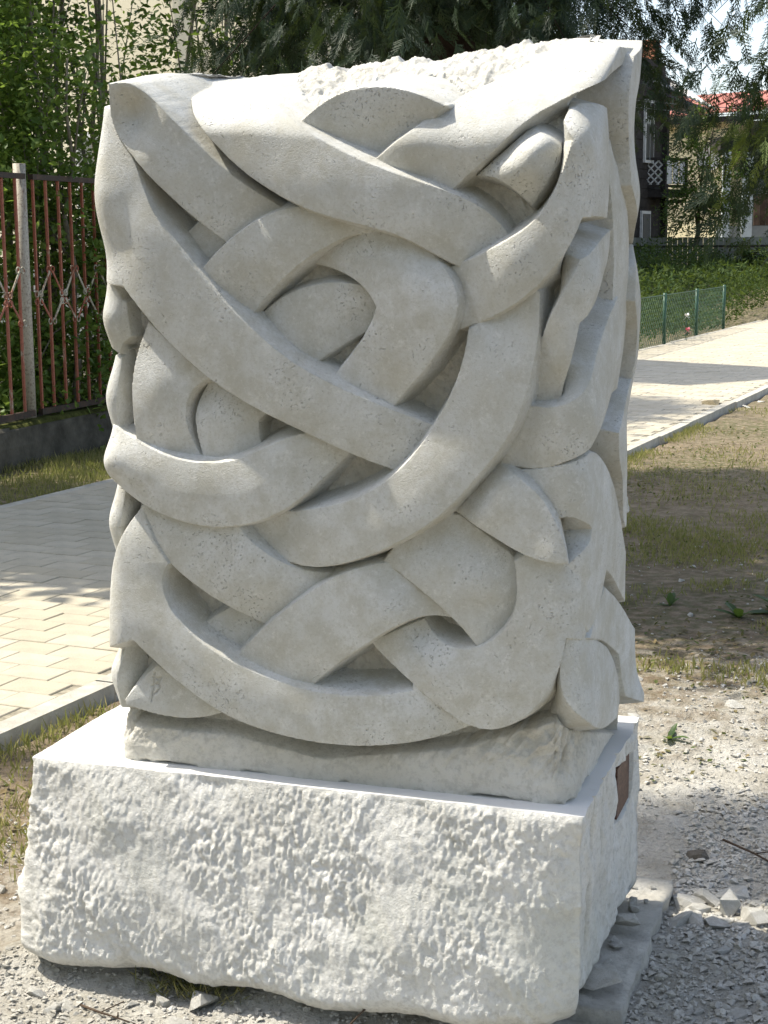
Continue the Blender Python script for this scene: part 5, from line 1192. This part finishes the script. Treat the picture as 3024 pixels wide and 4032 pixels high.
for i in range(24):
    x = 6.0 + i * .22; zt = min(7.72, 7.85 - (x + .11 - 8.35) * .76) if x > 8.2 else 7.6 - (8.3 - x) * .5
    if zt < 6.25: continue
    o_ = MB().box((0, 0, 0), (.205, .04, zt - 5.9)).build('gable_plank', M['plank'], hb); o_.location = G_(x + .105, 55.0 + R.uniform(-.012, .012), (5.9 + zt) / 2); o_.rotation_euler.z = G40
MB().sheet([G_(8.25, 54.6, 7.98), G_(11.6, 54.6, 5.42), G_(11.6, 61, 5.42), G_(8.25, 61, 7.98)], (.05, 0, .10)).build('main_roof', M['corrugated'], hb)
MB().sheet([G_(8.25, 54.6, 7.98), G_(4.9, 54.6, 5.6), G_(4.9, 61, 5.6), G_(8.25, 61, 7.98)], (0, 0, .10)).build('main_roof', M['red_roof'], hb)
MB().bar(G_(8.2, 54.5, 7.96), G_(11.65, 54.5, 5.34), .06, .17).build('rake_board', M['frame_white'], hb)
MB().sheet([G_(7.9, 54.45, 7.62), G_(8.95, 54.45, 7.0), G_(8.7, 54.45, 6.82), G_(7.9, 54.45, 7.05)], (0, -.03, 0)).build('red_gable_sheet', M['red_roof'], hb)
ch = empty('chimney', (0, 0, 0)); ch.parent = hb; ch.location = L_(7.62, 54.5, 6.9)
bm_ = MB().box((0, 0, 0), (.24, .11, .075)).mesh('brick')
for r_ in range(18):
    z = r_ * .085
    for i in range(3):
        for sd in (-1, 1):
            o_ = link('brick', bm_, M['brick'], ch); o_.location = ((i - 1) * .18 + (.04 if r_ % 2 else -.04), sd * .22, z); o_.scale = (.72, 1, 1)
        o_ = link('brick', bm_, M['brick'], ch); o_.location = (.24 * (1 if i == 1 else -1) if i < 2 else .24, 0 if i < 2 else .01, z + .002 * i); o_.rotation_euler.z = math.pi / 2
MB().box((0, 0, .76), (.40, .36, 1.5)).build('chimney_core', M['joint'], ch)
# the porch
pr = frame(11.6, 49.5, .6, name='porch', label='shaded porch with two bluish white posts at the right edge of the picture', cat='porch')
def Lp(x, z, f=49.5): return Vector((x - 11.6, f - 49.5, z - .6))
for x in (10.62, 11.28): MB().box(Lp(x, 2.95), (.22 if x < 11 else .30, .25, 2.7)).build('post', M['bluewhite'], pr)
MB().box(Lp(12.4, 1.3, 49.7), (4.0, .2, 1.5)).build('porch_base', M['grey_render'], pr)
MB().box(Lp(12.2, 4.55, 50.2), (3.6, 1.6, .4)).build('porch_beam', M['wood_dark'], pr)
for i in range(9): MB().box(Lp(11.62 + i * .19, 2.55, 49.62), (.175, .04, .95)).build('railing_board', M['plank'], pr)
MB().box(Lp(11.0, 3.5, 51.6), (.28, .06, 1.7)).build('red_door_panel', M['red_roof'], pr)
MB().box(Lp(12.8, 3.2, 52.0), (3.8, .1, 3.2)).build('back_wall', M['wood_dark'], pr)
# satellite dish on the wall
sd_ = empty('satellite_dish', CP(10.28, 50.6, 4.15), yaw - math.radians(20), label='round white satellite dish in front of the yellow wall', cat='dish')
V = []; F = []; n = 24
for j in range(7):
    t = j / 6 * .37
    for i in range(n): V.append((t * math.cos(2 * math.pi * i / n), .45 * t * t * 2 - .12, t * math.sin(2 * math.pi * i / n)))
V = [(x, -y * math.cos(.3) - z * math.sin(.3) * .6, z) for x, y, z in V]
for j in range(6):
    for i in range(n): F.append((j * n + i, j * n + (i + 1) % n, (j + 1) * n + (i + 1) % n, (j + 1) * n + i))
MB().add(V, F).build('reflector', M['white'], sd_, True)
MB().bar((0, -.05, -.33), (0, -.5, -.05), .03).build('feed_arm', M['wire'], sd_); MB().bar((0, .1, 0), (0, 1.45, -.25), .05).build('mount', M['wire'], sd_)
# plank fence
pf = frame(6.0, 40.0, .5, name='board_fence', label='grey green vertical board fence in front of the yellow house', cat='fence')
for i in range(46): MB().box((i * .128 + .064, R.uniform(-.006, .006), .60 + R.uniform(-.008, .008)), (.118, .022, 1.2)).build('board', M['grey_plank'], pf)
MB().box((2.9, -.03, .98), (5.9, .04, .05)).build('rail', M['wood_dark'], pf); MB().box((2.9, .05, .35), (5.9, .05, .08)).build('rail', M['wood_dark'], pf)
# wires
wv = MB()
for z0_, z1_ in ((5.03, 4.72), (4.86, 4.55)):
    wv.tube([CP(5.0, 39.5, z0_ + .10), CP(8.0, 39.5, (z0_ + z1_) / 2 - .05), CP(12.5, 39.5, z1_)], .011, 4)
wv.build('overhead_wires', M['wire'], None, label='pair of thin wires crossing in front of the two houses', cat='wires')
# green mesh fence beside the path
mf = empty('mesh_fence', (-3.62, 24.5, .03), label='low green wire mesh fence along the far side of the path', cat='fence')
pts = [Vector((-3.62 + .19 / 2.28 * (y - 24.5), y, .03)) for y in (17.7, 19.95, 22.2, 24.5, 26.8, 29.1)]
for p in pts: MB().tube([p - mf.location, p - mf.location + Vector((0, 0, .80))], .028, 8).build('post', M['mesh_green'], mf, True)
for a, b in zip(pts[1:-1], pts[2:]):
    mb = MB(); a_, b_ = a - mf.location, b - mf.location; L = (b - a).length; H_ = .74; st = .125
    for i in range(-int(H_ / st), int(L / st) + 1):
        for sg in (0, 1):
            xa, xb = i * st, i * st + H_; lo, hi = max(0, xa), min(L, xb)
            if hi - lo < .03: continue
            za, zb_ = lo - xa, hi - xa
            if sg: za, zb_ = H_ - za, H_ - zb_
            u = (b_ - a_).normalized(); mb.bar(a_ + u * lo + Vector((0, 0, .03 + za)), a_ + u * hi + Vector((0, 0, .03 + zb_)), .0045)
    mb.bar(a_ + Vector((0, 0, .77)), b_ + Vector((0, 0, .77)), .012); mb.build('mesh_panel', M['mesh_green'], mf)
# overgrown plot, young tree, flowers
n = 95000; x = NR.uniform(3.0, 12.0, n); f = NR.uniform(18.0, 40.0, n)
wx = x * r0.x + f * fh.x; wy = x * r0.y + f * fh.y; keep = wx < PATH_F + PATH_K * wy - .22; wx, wy, f = wx[keep], wy[keep], f[keep]; n = len(wx)
hh = np.clip(.75 + 1.5 * fbm(wx * .55, wy * .55, 3), .25, 1.4); zz = NR.rand(n) ** .8 * hh
Lw = NR.uniform(.05, .15, n)
leaf_cloud('overgrown_weeds', np.stack([wx, wy, ground_z(wx, wy) + zz], -1), np.stack([NR.normal(0, .7, n), NR.normal(0, .7, n), NR.uniform(-.2, 1.2, n)], -1), NR.normal(0, 1, (n, 3)), Lw, Lw * .30, M['leaf_weed_shaded'], kind='stuff')
b = CP(7.50, 39.3, .7)
tree('young_tree', b, 3.9, .05, [(-.1, 0, 1.7, .6, .5, .5), (.45, 0, 2.1, .7, .5, .45), (.0, 0, 2.9, .45, .4, .6), (.9, .1, 1.5, .55, .4, .4), (.15, 0, 3.6, .3, .3, .5), (1.1, 0, 2.7, .45, .4, .35)], 9000, 150, .085, 'leaf_dark', 'thin young tree with small dark leaves standing before the yellow wall', None, 'tree', 'bark', .12, 12, .5, 2)
tree('bush', CP(8.6, 38.6, .7), .9, .03, [(0, 0, .5, .8, .5, .4), (.7, 0, .4, .5, .4, .35)], 1500, 30, .10, 'leaf_weed_shaded', 'dark round bush at the foot of the board fence', None, 'bush', 'bark', .12, 5, .5, 3)
def flower(x, f, z, mat, label):
    p = CP(x, f, z); root = empty('flower', Vector((p.x, p.y, gz(p.x, p.y))), label=label, cat='flower'); h = z - root.location.z
    MB().tube([(0, 0, 0), (.02, 0, h)], .006, 5).build('stem', M['mesh_green'], root)
    for i in range(12):
        a = i * 2.4; mb = MB(); d = Vector((math.cos(a), math.sin(a), (i % 4) * .8 - .9)).normalized(); s_ = Vector((-math.sin(a), math.cos(a), 0))
        c = Vector((.02, 0, h)); mb.add([c, c + d * .04 + s_ * .03, c + d * .075, c + d * .04 - s_ * .03], [(0, 1, 2, 3)]); mb.build('petal', M[mat], root)
flower(4.84, 25.3, .42, 'white', 'white flower head behind the green mesh fence')
flower(4.84, 25.2, .20, 'pink', 'pink flower head low behind the green mesh fence, under the white one')
# trees outside the picture on the left, whose shade lies over the lawn and the path
def shade_tree(x, y, h, zc, rad, n, label):
    ells = [(R.uniform(-.4, .4) * rad, R.uniform(-.4, .4) * rad, zc + R.uniform(-.35, .35) * rad, rad * .7, rad * .7, rad * .6) for _ in range(6)]
    tree('broadleaf_tree', (x, y, 0), h, .03 + .06 * rad, ells, n, int(n / 38), .10 + .05 * min(rad, 1.5), 'leaf_dark', label, 'broadleaf trees standing round the lawn', 'tree', 'bark', min(.26, .26 * rad), 14, .6)
sx, sy = sun_dir.x / math.hypot(sun_dir.x, sun_dir.y), sun_dir.y / math.hypot(sun_dir.x, sun_dir.y)
tan_e = math.tan(SUN_EL)
def shade_at(x, y, z, dist, rad, n, label):
    zc = z + dist * tan_e; shade_tree(x + sx * dist, y + sy * dist, zc + rad * .6, zc, rad, n, label)
tree('broadleaf_tree', (-6.95, 8.1, 0), 6.5, .16, [(-.6, -.1, 4.4, 1.7, 1.3, 1.2), (1.0, -1.1, 4.9, 1.3, .55, 1.0), (1.2, .95, 4.8, 1.5, .6, 1.0), (-1.6, -.2, 5.4, 1.6, 1.3, 1.0), (-.2, .1, 3.6, 1.1, 1.2, .6), (1.7, .3, 5.0, 1.7, 1.15, .7)], 30000, 520, .16, 'leaf_dark', 'large shade tree beyond the railing, left of the picture', 'broadleaf trees standing round the lawn', 'tree', 'bark', .24, 16, .65)
shade_at(-1.2, 6.95, 0.0, 5.3, 0.50, 2000, 'slim shade tree on the left')
shade_at(-1.2, 9.9, 0.0, 6.8, 1.20, 6500, 'round shade tree on the left')
shade_at(-0.25, 4.15, 0.0, 6.2, 0.36, 1100, 'bushy headed shade tree on the left')
shade_at(-3.0, 15.2, 0.0, 8.5, 0.9, 2600, 'tall shade tree farther along the path')
shade_at(-2.8, 18.6, 0.0, 8.5, 0.9, 2200, 'last shade tree along the path')
for i in range(5): shrub_y = -0.6 + i * 1.02; tree('shrub', (-6.9 + R.uniform(-.1, .1), shrub_y, 0), 4.0, .05, [(0, 0, .6 + .62 * k_, .75, .60, .55) for k_ in range(6)], 4200, 110, .13, 'leaf_bright', 'hedge shrub left of the viewer, number %s from the viewer' % ('one', 'two', 'three', 'four', 'five')[i], 'hedge shrubs on the left', 'shrub', 'bark', .18, 6, .6, 2)

def sky_block_tree(x, y, zc, rad, label):  # unseen trees added to cut sky light on the sculpture's front
    ells = [(R.uniform(-.3, .3) * rad, R.uniform(-.3, .3) * rad, zc + k_ * rad * .55, rad * .85, rad * .8, rad * .6) for k_ in (-1, -.3, .4, 1)]
    tree('broadleaf_tree', (x, y, 0), zc + rad, .22, ells, 7000, 200, .34, 'leaf_dark', label, 'broadleaf trees standing round the lawn', 'tree', 'bark', .3, 12, .65)
for x, y, lb in ((-4.6, -4.4, 'added tree behind the viewer on the left, blocking sky light'), (2.6, -4.4, 'added tree behind the viewer on the right, blocking sky light')): sky_block_tree(x, y, 4.6, 2.6, lb)
